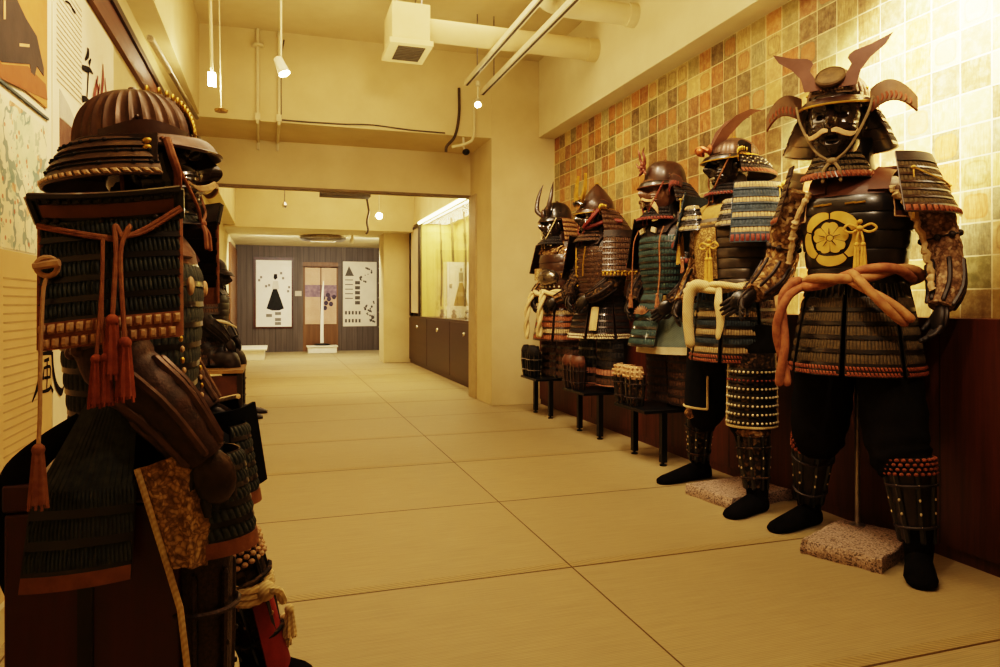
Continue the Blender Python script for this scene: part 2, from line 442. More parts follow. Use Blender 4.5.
def cord_tassel(parent, S, uv0, uv1, mat, M=None, ln=(.09, .07), off=.014, r=.011, drop=(.05, .08)):
    """cord slung across a shoulder guard ending in tassels"""
    mb = MB(M); P = lambda u, v, o=off: S(u, v)+nrm(S, u, v)*o
    m = ((uv0[0]+uv1[0])/2, (uv0[1]+uv1[1])/2+.08)
    mb.tube(cr([P(*uv0), P(*m), P(*uv1)], 8), .0035, 6)
    for (u, v), l, d in ((uv0, ln[0], drop[0]), (uv1, ln[1], drop[1])):
        p = P(u, v); e = P(u, v, off+.012)+V((0, 0, -d)); mb.ell(p, (.009, .009, .007), 8, 6); mb.tube(cr([p, (p+e)/2+(e-p).cross(V((0, 0, 1)))*.0, e], 4), .003, 5); tassel(mb, e, l, r)
    return part('tassel_cord', mb, mat, parent)
def bow_tassel(parent, p, out, mat, size=1.0, ln=.07, M=None):
    """knotted bow with two loops and a hanging tassel; out = outward direction"""
    mb = MB(M); p = V(p); o = V(out).normalized(); s = V((0, 0, 1)).cross(o).normalized(); z = V((0, 0, 1))
    for k in (-1, 1):
        mb.tube(cr([p+o*.01, p+s*k*.03*size+z*.012*size+o*.016, p+s*k*.045*size-z*.002+o*.014, p+s*k*.025*size-z*.012*size+o*.014, p+o*.012], 6), .0038*size, 6)
        mb.tube(cr([p+o*.012, p+s*k*.008*size-z*.03*size+o*.016, p+s*k*.008*size-z*.05*size+o*.014], 5), .0035*size, 6)
    mb.ell(p+o*.014, (.01*size, .01*size, .009*size), 10, 7); mb.ell(p+o*.012+z*.02*size, (.008*size, .008*size, .008*size), 10, 7)
    for k in (-1, 1): tassel(mb, p+s*k*.009*size-z*.05*size+o*.015, ln*size, .0105*size)
    return part('tassel', mb, mat, parent)
def hand(mb, w, d, n, s_thumb, size=1.0, mi=0, curl=.5):
    w, d, n = V(w), V(d).normalized(), V(n).normalized(); n = (n-d*n.dot(d)).normalized(); s = d.cross(n)*s_thumb
    Rm = Matrix((s, d, n)).transposed()
    mb.ell(w+d*.045*size, (.041*size, .056*size, .02*size), 14, 9, mi, Rm)
    for k, (L, o) in enumerate(((.066, .029), (.076, .01), (.071, -.01), (.056, -.028))):
        b = w+d*.08*size+s*o*size; pts = [b]; ang = .25
        for seg, q in enumerate((.45, .3, .25)):
            ang += curl*(.55 if seg else .35); pts.append(pts[-1]+(d*cos(ang)+n*sin(ang))*L*q*size)
        mb.tube(cr(pts, 3), [.0098*size, .0092*size, .0075*size], 7, mi, round_end=True)
    b = w+d*.02*size+s*.032*size
    mb.tube(cr([b, b+s*.018*size+d*.026*size+n*.006, b+s*.02*size+d*.05*size+n*.018, b+s*.012*size+d*.066*size+n*.03], 3), [.0125*size, .011*size, .0085*size], 7, mi, round_end=True)
    return mb
def sleeve(root, pts, mats, rad=(.075, .07, .055, .058, .04), hd=None, hn=None, thumb=1, plates=True, M=None, hand_mat=None, fold=.06, curl=.5):
    """mats: cloth, splint, hand plate"""
    P = cr(pts, 8); mb = MB(M); F = frames(P); L = len(P); rings = []
    for i, (p, f) in enumerate(zip(P, F)):
        t = i/(L-1); q = _samp(rad, t)*(1+fold*sin(i*2.1)*.5); rings.append([p+f[1]*cos(2*pi*k/18)*q*(1+fold*.5*sin(k*2.4+i*.9))+f[2]*sin(2*pi*k/18)*q for k in range(18)])
    mb.loft(rings, 0)
    sl = part('sleeve', mb, mats[0], root, sharp=60)
    if plates:
        pb = MB(M); i0, i1 = int(L*.58), L-1
        for k in range(7):
            q = []
            for i in range(i0, i1, 2):
                a = 2*pi*(k/7)+.3; rr = _samp(rad, i/(L-1))*1.04; q.append(P[i]+(F[i][1]*cos(a)+F[i][2]*sin(a))*rr)
            pb.tube(q, .0085, 6, 0, flat=.6, round_end=True)
        bs = MB(M)
        for a in range(0, 360, 45):
            i = int(L*.42); rr = _samp(rad, .42)*1.0; bs.ell(P[i]+(F[i][1]*cos(R(a))+F[i][2]*sin(R(a)))*rr, (.014, .014, .014), 8, 6, 0)
        for k in range(14): bs.tube([P[int(L*.42)]+(F[int(L*.42)][1]*cos(q)+F[int(L*.42)][2]*sin(q))*_samp(rad, .42)*1.02 for q in [2*pi*(k+j/2)/14 for j in range(3)]], .004, 5)
        part('splint', pb, mats[1], sl); part('sleeve_boss', bs, mats[1], sl)
    if hd is not None:
        hb = MB(M); hand(hb, P[-1], hd, hn, thumb, 1.0, 0, curl)
        part('hand', hb, hand_mat or mats[2], root, sharp=70)
        gb = MB(M); d = V(hd).normalized(); n = V(hn); n = (n-d*n.dot(d)).normalized(); Rm = Matrix((d.cross(n), d, n)).transposed()
        gb.ell(V(P[-1])+d*.042-n*.012, (.043, .055, .016), 14, 8, 0, Rm)
        part('hand_plate', gb, mats[2], root)
    return sl
def skirt(root, mats, panels=7, rows=5, ncord=12, top=(.175, .15, 1.06), bot=(.255, .22, .72), gap=2.5, cords=(1,), bead=.12, M=None, only=None, twist=0, a_off=0, cord_up=True, name='skirt_panel', c=(0, 0)):
    """hanging skirt panels; mats: plate, cords..., bead"""
    w = 360/panels; out = []
    for k in range(panels):
        if only is not None and k not in only: continue
        mid = k*w+a_off; mid = mid-360 if mid > 180 else mid
        S = cone(top, bot, mid-w/2+gap, mid+w/2-gap, bulge=.004, c=c, p=2.2); mb = MB(M)
        vt = .14 if cord_up else 0
        if cord_up:
            for q in range(6):
                u = .1+.16*q; mb.tube([S(u, 0)+nrm(S, u, .05)*.001, S(u, vt)+nrm(S, u, vt)*.002], .004, 5, 1)
            mb.grid(lambda u, v: S(u, v*.16)-nrm(S, u, v*.16)*.006, 8, 2, 0, thick=.003)
        lam(mb, S, rows, ncord, .006, 0, cords, v0=vt, v1=1-bead, nu=12)
        if bead: beads(mb, S, 1-bead, 1.02, 2, ncord, len(mats)-1, 0, .007, .004, lean=.4)
        edge(mb, S, 'l', .003, 0); edge(mb, S, 'r', .003, 0); edge(mb, S, 'b', .004, len(mats)-1 if bead else 0)
        out.append(part(name, mb, mats, root))
    return out
def legs(root, mat, specs, hip=.82, M=None, rad=(.125, .13, .12, .095, .075), seat=True, fold=.08, hx=.1):
    """trousers as one continuous garment: two legs and a seat"""
    mb = MB(M)
    for knee, low in specs:
        s = 1 if knee[0] > 0 else -1
        P = cr([(s*hx, .0, hip+.06), (s*hx*1.15+.2*(knee[0]-s*hx), lerp(0, knee[1], .35), lerp(hip, knee[2], .4)), knee, low], 8); F = frames(P); L = len(P)
        mb.loft([[p+(f[1]*cos(2*pi*k/20)+f[2]*sin(2*pi*k/20))*_samp(rad, i/(L-1))*(1+fold*sin(k*1.9+i*.7)*.5+fold*.4*sin(i*1.7)) for k in range(20)] for i, (p, f) in enumerate(zip(P, F))], 0)
    if seat: mb.ell((0, 0, hip+.06), (.17, .13, .16), 20, 12)
    return part('trousers', mb, mat, root, sharp=70)
def shin(root, knee, ankle, mats, rad=(.075, .062, .05), n=7, M=None, cuff=True, name='shin_guard', beads_n=12):
    """splinted shin guard; mats: cloth, splint, trim"""
    knee, ankle = V(knee), V(ankle); P = [knee.lerp(ankle, i/6) for i in range(7)]; F = frames(P); mb = MB(M)
    mb.tube(P, rad, 18, 0)
    up = (knee-ankle).normalized()
    for k in range(n):
        a = 2*pi*k/n+.2
        q = [P[i]+(F[i][1]*cos(a)+F[i][2]*sin(a))*(_samp(rad, i/6)+.002) for i in range(1, 7)]
        mb.tube(q, .012, 6, 1, flat=.6, round_end=True)
        for i in (2, 3, 4, 5): mb.ell(q[i-1]+(F[i][1]*cos(a)+F[i][2]*sin(a))*.008, (.0045, .0045, .006), 6, 5, 3 if len(mats) > 3 else 2)
    if cuff:
        for t in range(4):
            for k in range(beads_n*2):
                a = 2*pi*(k+.5*t)/(beads_n*2)
                c = knee-up*(.006+.017*t)+(F[0][1]*cos(a)+F[0][2]*sin(a))*(rad[0]+.004); mb.ell(c, (.0085, .0085, .007), 7, 5, 2)
    for i in (2, 5): mb.tube([P[i]+(F[i][1]*cos(2*pi*k/14)+F[i][2]*sin(2*pi*k/14))*(_samp(rad, i/6)+.012) for k in range(15)], .006, 5, 0)
    return part(name, mb, mats, root)
def boot(root, ankle, toe, mat, M=None, h=.13, w=.052, name='boot'):
    """soft split-toe footwear on the floor"""
    a, t = V(ankle), V(toe); d = V((t.x-a.x, t.y-a.y, 0)); L = d.length; d.normalize(); s = V((-d.y, d.x, 0)); mb = MB(M); g = min(a.z, t.z) if False else 0
    prof = [(-.055, .028, .05), (-.045, .04, .085), (-.01, w*.88, h*.8), (.05, w*.9, h*.72), (.11, w*.98, .075), (.17, w*1.05, .056), (.215, w*.95, .045), (.245, w*.7, .034), (.258, w*.3, .02)]
    k = L/.24; rings = []
    for x, hw, ht in prof:
        c = V((a.x, a.y, 0))+d*x*k
        rings.append([c+s*hw*cos(q)*(1 if sin(q) > 0 else 1.0)+V((0, 0, max(.002, ht*.38+ht*.62*sin(q) if sin(q) > 0 else ht*.38*(1+1.15*sin(q))))) for q in [2*pi*i/16 for i in range(16)]])
    mb.loft(rings, 0)
    mb.tube([V((a.x, a.y, .04))+d*.0, V((a.x, a.y, h*.7))+d*.0, a+V((0, 0, .05))], [.045, .05, .052], 16, 0)
    mb.tube([V((a.x, a.y, 0))+d*.19*k+s*.012+V((0, 0, .05)), V((a.x, a.y, 0))+d*.258*k+s*.012+V((0, 0, .02))], .004, 5, 0)
    return part(name, mb, mat, root, sharp=60)
def crest_plate(hel, Mh, poly, mat, y=-.15, tilt=0.0, t=.004, name='crest', z0=.02):
    mb = MB(Mh); mb.prism(poly, lambda x, z, d: V((x, y+z*tilt+d, z0+z)), t); return part(name, mb, mat, hel)
# ------------------------------------------------------------------ materials of the room
def mat_plaster(name, c1, c2):
    return noisy(name, c1, c2, 3, .85, 0, .0006, bscale=90, spec=.2)
PLASTER = mat_plaster('cream_plaster', '#cdbd92', '#d8c99f')
BEAMP = mat_plaster('beam_plaster', '#d6cba8', '#ded4b2')
def mat_tiles():
    t = NT('gilded_paper_tiles'); vec = t.obj(); sp = t.n('ShaderNodeSeparateXYZ'); t.l(vec, sp.inputs[0])
    S = .132; y = t.m('DIVIDE', t.m('ADD', sp.outputs[1], 10), S); z = t.m('DIVIDE', sp.outputs[2], S)
    fy, fz = t.m('FLOOR', y), t.m('FLOOR', z); qy, qz = t.m('SUBTRACT', t.m('FRACT', y), .5), t.m('SUBTRACT', t.m('FRACT', z), .5)
    cid = t.n('ShaderNodeCombineXYZ'); t.l(fy, cid.inputs[0]); t.l(fz, cid.inputs[1])
    wn = t.n('ShaderNodeTexWhiteNoise'); wn.noise_dimensions = '3D'; t.l(cid.outputs[0], wn.inputs['Vector'])
    w2 = t.n('ShaderNodeSeparateColor'); t.l(wn.outputs['Color'], w2.inputs[0])
    cols = ['#7d6440', '#57452e', '#a98a50', '#bda468', '#66643f', '#a2663a', '#8c8054', '#c2aa70', '#6d4e36', '#a08e5a', '#b0763e', '#77755a', '#b89c68', '#574c38', '#8a5a3c', '#93906a']
    col = t.ramp(wn.outputs['Value'], [(i/len(cols), rgb(c)) for i, c in enumerate(cols)], 'CONSTANT')
    # streaky leaf and an inner roundel on some tiles
    n1 = t.noise(vec, 28, 5, .65); col = t.mix(.3, col, t.ramp(n1.outputs[0], [(.3, rgb('#5a4426')), (.48, rgb('#a08448')), (.65, rgb('#d8c084'))]))
    rr = t.m('POWER', t.m('ADD', t.m('POWER', t.m('ABSOLUTE', t.m('MULTIPLY', qy, 2.5)), 4), t.m('POWER', t.m('ABSOLUTE', t.m('MULTIPLY', qz, 2.5)), 4)), .25)
    nr = t.noise(vec, 40, 2); ring = t.m('SUBTRACT', 1, t.m('MULTIPLY', t.m('ABSOLUTE', t.m('SUBTRACT', t.m('ADD', rr, t.m('MULTIPLY', nr.outputs[0], .25)), 1.0)), 7))
    ring = t.m('MULTIPLY', t.m('MAXIMUM', ring, 0), t.m('GREATER_THAN', w2.outputs[1], .6))
    col = t.mix(t.m('MULTIPLY', ring, .5), col, rgb('#6b4a26'))
    inner = t.m('MULTIPLY', t.m('LESS_THAN', rr, .95), t.m('GREATER_THAN', w2.outputs[1], .72))
    col = t.mix(t.m('MULTIPLY', inner, .45), col, rgb('#b8763a'))
    # vertical scratches like brushed leaf
    wv = t.n('ShaderNodeMapping'); wv.inputs['Scale'].default_value = (1, 1, .12); t.l(vec, wv.inputs[0])
    n3 = t.noise(wv.outputs[0], 160, 2); col = t.mix(t.m('MULTIPLY', t.m('GREATER_THAN', w2.outputs[2], .55), .5), col, t.ramp(n3.outputs[0], [(.35, (.35, .28, .2, 1)), (.6, (1, 1, 1, 1))]), 'MULTIPLY')
    # joints
    wob = t.noise(vec, 22, 2)
    ed = t.m('ADD', t.m('MAXIMUM', t.m('ABSOLUTE', qy), t.m('ABSOLUTE', qz)), t.m('MULTIPLY', t.m('SUBTRACT', wob.outputs[0], .5), .05))
    g = t.m('GREATER_THAN', ed, .478)
    t.base(t.mix(t.m('MULTIPLY', g, .75), col, rgb('#d9c79a'))); t.pr(.42, .0, .5)
    t.bump(t.m('SUBTRACT', t.m('MULTIPLY', n1.outputs[0], .4), t.m('MULTIPLY', g, .6)), .002, .5); return t.mat
def mat_tatami():
    t = NT('tatami_rush'); vec = t.obj(); sp = t.n('ShaderNodeSeparateXYZ'); t.l(vec, sp.inputs[0]); X, Y = sp.outputs[0], sp.outputs[1]
    ux = t.m('DIVIDE', t.m('SUBTRACT', t.m('ADD', X, 18.0), 1.07), 1.8); uy = t.m('DIVIDE', t.m('SUBTRACT', t.m('ADD', Y, 9.15), 2.44), .915)
    dx = t.m('MULTIPLY', t.m('SUBTRACT', .5, t.m('ABSOLUTE', t.m('SUBTRACT', t.m('FRACT', ux), .5))), 1.8)
    fy = t.m('FRACT', uy); dy = t.m('MULTIPLY', t.m('SUBTRACT', .5, t.m('ABSOLUTE', t.m('SUBTRACT', fy, .5))), .915)
    seam = t.m('LESS_THAN', t.m('MINIMUM', dx, t.m('MULTIPLY', dy, .62)), .003)
    c = t.n('ShaderNodeCombineXYZ'); t.l(t.m('FLOOR', ux), c.inputs[0]); t.l(t.m('FLOOR', uy), c.inputs[1])
    wn = t.n('ShaderNodeTexWhiteNoise'); t.l(c.outputs[0], wn.inputs['Vector'])
    mp = t.n('ShaderNodeMapping'); mp.inputs['Scale'].default_value = (3, 90, 1); t.l(vec, mp.inputs[0]); n1 = t.noise(mp.outputs[0], 1.6, 4, .7)
    base = t.ramp(n1.outputs[0], [(.25, rgb('#978665')), (.5, rgb('#a89770')), (.75, rgb('#b5a37a'))])
    base = t.mix(t.m('MULTIPLY', wn.outputs['Value'], .22), base, rgb('#948668'))
    wv = t.n('ShaderNodeTexWave'); wv.bands_direction = 'Y'; wv.inputs['Scale'].default_value = 38; wv.inputs['Distortion'].default_value = .6; t.l(vec, wv.inputs['Vector'])
    wx = t.n('ShaderNodeTexWave'); wx.bands_direction = 'X'; wx.inputs['Scale'].default_value = 14; t.l(vec, wx.inputs['Vector'])
    col = t.mix(.16, base, wv.outputs['Color'], 'MULTIPLY')
    band = t.m('MULTIPLY', t.m('LESS_THAN', t.m('MULTIPLY', fy, .915), .055), t.m('GREATER_THAN', t.m('SINE', t.m('MULTIPLY', t.m('FLOOR', uy), 2.1)), -.2))
    hb = t.n('ShaderNodeTexWave'); hb.bands_direction = 'DIAGONAL'; hb.inputs['Scale'].default_value = 26; t.l(vec, hb.inputs['Vector'])
    col = t.mix(t.m('MULTIPLY', band, .35), col, t.ramp(hb.outputs['Fac'], [(.3, rgb('#6f5a30')), (.7, rgb('#a8925a'))]))
    t.base(t.mix(seam, col, rgb('#574220'))); t.pr(.6, 0, .3)
    h = t.m('SUBTRACT', t.m('MULTIPLY', wv.outputs['Fac'], .35), t.m('MULTIPLY', seam, 1.0)); t.bump(t.m('ADD', h, t.m('MULTIPLY', t.m('MULTIPLY', band, hb.outputs['Fac']), .8)), .002, .5)
    return t.mat
def mat_wood(name, c1, c2, axis='Z', scale=1.0, plank=0, rough=.35, coat=0.0, spec=.5):
    t = NT(name); vec = t.obj(); mp = t.n('ShaderNodeMapping'); s = {'Z': (22, 22, 1.2), 'Y': (22, 1.2, 22), 'X': (1.2, 22, 22)}[axis]
    mp.inputs['Scale'].default_value = tuple(q*scale for q in s); t.l(vec, mp.inputs[0]); n = t.noise(mp.outputs[0], 1.5, 5, .6)
    col = t.ramp(n.outputs[0], [(.3, rgb(c1)), (.7, rgb(c2))])
    if plank:
        sp = t.n('ShaderNodeSeparateXYZ'); t.l(vec, sp.inputs[0]); u = t.m('DIVIDE', sp.outputs[0 if plank > 0 else 1], abs(plank)); f = t.m('FRACT', u)
        wn = t.n('ShaderNodeTexWhiteNoise'); wn.noise_dimensions = '1D'; t.l(t.m('FLOOR', u), wn.inputs['W'])
        col = t.mix(t.m('MULTIPLY', wn.outputs['Value'], .5), col, rgb(c1)); col = t.mix(t.m('LESS_THAN', f, .05), col, (.01, .008, .006, 1))
    t.base(col); t.pr(rough, 0, spec, coat); t.bump(n.outputs[0], .0008); return t.mat
TILES, TATAMI = mat_tiles(), mat_tatami()
WAINSCOT = mat_wood('dark_red_wood', '#3a1a0e', '#5a2c18', 'Z', 1, 0, .45, 0)
FARWOOD = mat_wood('grey_brown_planks', '#4a3f3a', '#665a50', 'Z', .7, .11, .6)
CABWOOD = mat_wood('cabinet_brown', '#33211a', '#40291f', 'Y', .5, 0, .4)
ORANGEWOOD = mat_wood('orange_wood', '#634225', '#785433', 'Z', .5, 0, .5)
DARKWOOD = mat_wood('dark_frame_wood', '#180d08', '#2b1810', 'Y', 1, 0, .4)
BROWNRAIL = mat_wood('brown_rail_wood', '#4a2410', '#64361a', 'Y', 1, 0, .5)
BLACKMETAL = noisy('black_metal', '#0b0b0b', '#151413', 20, .4, .3, .0003)
STEEL = noisy('steel_rod', '#8a8580', '#a8a29a', 30, .3, .9, 0)
WHITEPAINT = noisy('white_paint', '#d9d2bd', '#e4ddc8', 12, .5, 0, .0003)
GRILLE = noisy('grille_grey', '#4a4438', '#5a5244', 20, .6, .2, 0)
CHROME = noisy('chrome', '#c8c4bb', '#ddd8d0', 10, .15, 1, 0)
GRANITE = None
def mat_granite():
    t = NT('pink_granite'); vec = t.obj(); a = t.noise(vec, 130, 3, .8); b = t.n('ShaderNodeTexVoronoi'); b.inputs['Scale'].default_value = 170; t.l(vec, b.inputs['Vector'])
    col = t.ramp(a.outputs[0], [(.3, rgb('#6a5a50')), (.48, rgb('#a08a7c')), (.6, rgb('#c4ae9e')), (.75, rgb('#8c7464'))])
    sp = t.n('ShaderNodeSeparateColor'); t.l(b.outputs['Color'], sp.inputs[0]); col = t.mix(t.m('MULTIPLY', t.m('GREATER_THAN', sp.outputs[0], .8), .7), col, rgb('#2e2824'))
    t.base(col); t.pr(.7); t.bump(t.noise(vec, 60, 4).outputs[0], .004, .7); return t.mat
GRANITE = mat_granite()
GLASS = None
def mat_glass():
    t = NT('case_glass'); t.base((1, 1, 1, 1)); t.pr(.01); t.b.inputs['Transmission Weight'].default_value = 1; t.b.inputs['IOR'].default_value = 1.45
    t.b.inputs['Alpha'].default_value = .35
    return t.mat
GLASS = mat_glass()

# ------------------------------------------------------------------ the room
XL, XT, XW, H, YB = -.76, 2.66, 2.50, 3.4, -2.2
Y1, Y2, YE = 6.5, 7.27, 15.0
def B(*a): return MB().bx(*a)
struct('floor', B(-1.0, 3.2, YB, YE+.2, -.1, 0), TATAMI)
struct('ceiling', B(-1.0, 3.2, YB, 11.5, H, H+.1), PLASTER)
struct('far_ceiling', B(-1.0, 3.2, 11.5, YE+.2, 2.17, 2.3), BEAMP)
struct('wall_upper_far', B(-.76, 3.0, 11.4, 11.5, 2.17, H), PLASTER)
struct('wall_left', B(XL-.15, XL, YB, YE, 0, H), PLASTER)
struct('wall_back', B(-1.0, 3.2, YB-.1, YB, 0, H), PLASTER)
struct('wall_right', B(XT, XT+.12, YB, Y1, .9, H), TILES)
struct('wall_far', B(-1.0, 3.2, YE, YE+.12, 0, 2.17), FARWOOD)
struct('wall_passage_right', B(2.78, 2.9, Y2, YE, 0, H), PLASTER)
wb = B(XW, XT, YB, Y1, .05, .94).bx(XW+.012, XT, YB, Y1, 0, .05)
struct('trim_1', wb, WAINSCOT)
tb = MB()
for y in [-.6, .75, 2.1, 3.45, 4.4, 5.3]: tb.bx(XW-.0015, XW+.01, y, y+.004, .05, .938)
struct('trim_2', tb, DARKWOOD)
struct('right_beam', B(XW-.01, XT+.02, YB, Y1, 2.64, H), BEAMP, bevel=.004)
struct('left_beam', B(XL-.02, XL+.14, YB, Y1, 2.62, H), PLASTER)
struct('trim_3', B(XL, XL+.025, YB, 6.4, 2.28, 2.41), BROWNRAIL)
struct('trim_4', B(XL, XL+.04, YB, 6.4, 2.41, 2.45), DARKWOOD)
struct('wall_upper', B(XL, 2.0, Y1, Y1+.0+.77, 2.6, H), PLASTER)
struct('lintel', B(XL, 2.9, Y2, Y2+.1, 2.15, 2.6), PLASTER)
struct('trim_5', B(XL, 2.02, Y2-.012, Y2+.11, 2.135, 2.155), noisy('dark_edge', '#6b5a3c', '#7d6a48', 10, .6))
struct('right_pillar', B(2.0, 2.80, Y1, Y2, 0, H), PLASTER, bevel=.004)
struct('trim_6', B(1.985, 2.0, Y2-.25, Y2+.02, 0, 2.14), noisy('jamb', '#a8946a', '#b7a377', 10, .5))
struct('far_pillar', B(1.73, 2.78, 11.75, 12.3, 0, H), PLASTER, bevel=.004)
struct('left_passage_beam', B(XL, XL+.18, Y2+.11, 11.39, 2.2, H), PLASTER)
struct('wall_alcove', B(XL, XL+.03, 12.8, 14.99, 0, 2.05), ORANGEWOOD)
struct('passage_beam', B(XL, 2.8, 9.2, 9.5, 3.1, H), PLASTER)

# ------------------------------------------------------------------ left wall panels
PX = XL+.012
def wl(px, py, d=0.0): p = on_x(px, py, PX+.002); return V((p.x+d, p.y, p.z))
PAPER = noisy('paper_panel', '#e6dbc0', '#efe5cc', 6, .7, 0, .0003)
INK = noisy('black_ink', '#100c0a', '#1c1612', 20, .8, 0, 0, spec=.1)
TEXTINK = noisy('text_ink', '#b0986c', '#b8a076', 20, .9, 0, 0, spec=.1)
def panel(name, label, y0, y1, z0, z1, mat, cat='wall panel', x=PX, t=.012):
    mb = MB().bx(x-t, x, y0, y1, z0, z1); o = part(name, mb, mat); return tag(o, label, cat)
def wq(y, z, d): return V((PX+.0015+d, y, z))
def mat_mapart():
    t = NT('map_illustration'); vec = t.obj(); n = t.noise(vec, 6, 4); n2 = t.noise(vec, 26, 3)
    col = t.ramp(n.outputs[0], [(.35, rgb('#cfd2b0')), (.5, rgb('#ece2c2')), (.7, rgb('#e9d9b4'))])
    n4 = t.noise(vec, 5, 3); line = t.m('LESS_THAN', t.m('ABSOLUTE', t.m('SUBTRACT', n4.outputs[0], .5)), .018)
    col = t.mix(t.m('MULTIPLY', t.m('GREATER_THAN', n2.outputs[0], .6), .6), col, rgb('#7f9a86')); col = t.mix(t.m('MULTIPLY', line, .8), col, rgb('#5f8078')); n5 = t.noise(vec, 9, 2); col = t.mix(t.m('MULTIPLY', t.m('GREATER_THAN', n5.outputs[0], .62), .6), col, rgb('#d08a50'))
    vo = t.n('ShaderNodeTexVoronoi'); vo.inputs['Scale'].default_value = 34; t.l(vec, vo.inputs['Vector'])
    sp = t.n('ShaderNodeSeparateColor'); t.l(vo.outputs['Color'], sp.inputs[0]); dot = t.m('MULTIPLY', t.m('LESS_THAN', vo.outputs['Distance'], .28), t.m('GREATER_THAN', sp.outputs[0], .72))
    col = t.mix(t.m('MULTIPLY', dot, .8), col, rgb('#b8562e')); t.base(col); t.pr(.6); return t.mat
MAPART = mat_mapart(); TANPAPER = noisy('tan_paper', '#c9ac78', '#d4b884', 4, .75, 0, 0)
# first panel: framed picture above, map in the middle, text below
y0 = 1.2; ya = wl(52, 110).y; 
p1 = thing('wall_panel', 'illustrated history panel with dark figure picture, map and text at left edge', 'wall panel', (0, 0, 0))
part('panel_board', MB().bx(PX-.012, PX, y0, ya, .12, 2.27), PAPER, p1)
part('map_picture', MB().bx(PX, PX+.0015, y0+.02, ya-.06, 1.16, 1.60), MAPART, p1)
part('text_sheet', MB().bx(PX, PX+.0015, y0+.02, ya-.0, .14, 1.155), TANPAPER, p1)
m = MB()
for k in range(34):
    z = 1.07-k*.026; m.bx(PX+.0015, PX+.0022, 2.36, 2.36+random.uniform(.30, .36), z, z+.0055)
part('text_lines', m, TEXTINK, p1, 'rows of small dark lettering')
q1 = wl(46, 103); pb = MB().bx(PX, PX+.006, y0+.02, q1.y, 1.665, 2.2); pf = part('picture', pb, [noisy('ochre_ground', '#a8743a', '#bd8a4a', 6, .6)], p1)
def wpoly(pts, d, mat, nm, extra=()):
    mb = MB(); Q = [wl(*p) for p in pts]; mb.prism([(q.y, q.z) for q in Q]+list(extra), lambda y, z, k: V((PX+d-k, y, z)), -.001); part(nm, mb, mat, pf)
wpoly([(0, 62), (28, 64), (29, 72), (33, 76), (35, 66), (42, 76), (42, 68), (35, 36), (24, 18), (14, -3)], .0065, noisy('dark_robe', '#2e231e', '#42332b', 10, .7), 'painted_figure', [(2.5, 2.15), (1.4, 2.15), (1.4, 1.70)])
wpoly([(0, 64), (26, 66), (44, 84), (46, 100), (0, 79)], .0062, noisy('brown_floor', '#87502a', '#9c6136', 8, .7), 'painted_floor', [(1.4, 1.67), (1.4, 1.70)])
wpoly([(17, 43), (27, 44), (27, 47), (17, 46)], .008, noisy('pale_detail', '#c9a070', '#d8b080', 10, .7), 'painted_emblem'); wpoly([(1, 0), (3, 0), (3, 19), (1, 19)], .008, noisy('pale_detail', '#c9a070', '#d8b080'), 'painted_sword')
part('picture_edge', MB().bx(PX, PX+.007, y0+.02, ya-.05, 1.628, 1.636), noisy('edge_blue', '#4a5658', '#5c686a', 10, .7), p1)
# second panel: calligraphy and ink painting
yb = wl(114, 55).y
p2 = thing('wall_panel', 'white calligraphy panel with brush characters and red ink strokes behind the near helmet', 'wall panel', (0, 0, 0))
part('panel_board', MB().bx(PX-.012, PX, ya+.015, yb, .12, 2.25), PAPER, p2)
m = MB()
for k in range(19):
    z = 2.18-k*.021; m.bx(PX+.001, PX+.0016, ya+.06, ya+.06+.34, z, z+.005)
part('text_lines', m, noisy('pale_text', '#b3a284', '#bfae90', 20, .9, 0, 0), p2)
cal = MB()
def px_stroke(mb, pts, ws):
    Q = [wl(*p) for p in pts]; mb.stroke([(q.y, q.z) for q in Q], ws, wq)
px_stroke(cal, [(88, 48), (88, 54), (85, 60)], [.03, .035, .012]); px_stroke(cal, [(91, 59), (89, 64)], [.012, .028])
px_stroke(cal, [(82, 67), (86, 69), (90, 70), (93, 74)], [.02, .028, .02, .008]); px_stroke(cal, [(88.5, 70), (88, 80), (87, 97)], [.022, .018, .014])
px_stroke(cal, [(82, 99), (86, 99), (90, 103)], [.03, .022, .016]); px_stroke(cal, [(87, 104), (85, 112), (83, 120)], [.02, .02, .012])
px_stroke(cal, [(65, 1), (70, 4), (75, 14)], [.006, .01, .006]); px_stroke(cal, [(72, 8), (76, 13)], [.012, .006])
part('brush_characters', cal, INK, p2, 'black brush-written characters')
red = MB()
for a in ([(98, 76), (95, 92), (92, 108)], [(103, 64), (103, 80), (101, 98)], [(96, 80), (99, 92)], [(105, 78), (106, 92)], [(100, 84), (97, 100)]): px_stroke(red, a, [.012, .04, .03])
part('ink_strokes', red, noisy('red_ink', '#7a3020', '#8f4430', 30, .8), p2, 'red-brown brush painting')
fu = MB()   # the wind character, brush style, low on the panel
def fq(y, z): return (2.55+y, .72+z)
def fst(pts, ws): fu.stroke([fq(a*.30, b*.26) for a, b in pts], [w*.9 for w in ws], wq)
Y0 = wl(34, 400); 
def ps(pts, ws): px_stroke(fu, pts, ws)
ps([(40, 352), (40, 370), (37, 388), (32, 402)], [.02, .02, .022, .008])
ps([(41, 354), (47, 353), (52, 352)], [.012, .014, .02]); ps([(52, 352), (53, 368), (56, 384), (61, 392), (64, 386)], [.022, .02, .022, .03, .006])
ps([(44, 361), (49, 359)], [.01, .014]); ps([(44, 367), (43, 380)], [.01, .012]); ps([(44, 368), (50, 367), (50, 378)], [.01, .012, .012]); ps([(44, 378), (50, 377)], [.01, .01])
ps([(47, 361), (47, 378), (46.5, 390)], [.012, .012, .01]); ps([(42, 392), (48, 390), (51, 387)], [.01, .014, .012]); ps([(50, 385), (53, 392)], [.008, .018])
part('brush_characters', fu, INK, p2, 'large black brush-written wind character')
m = MB()
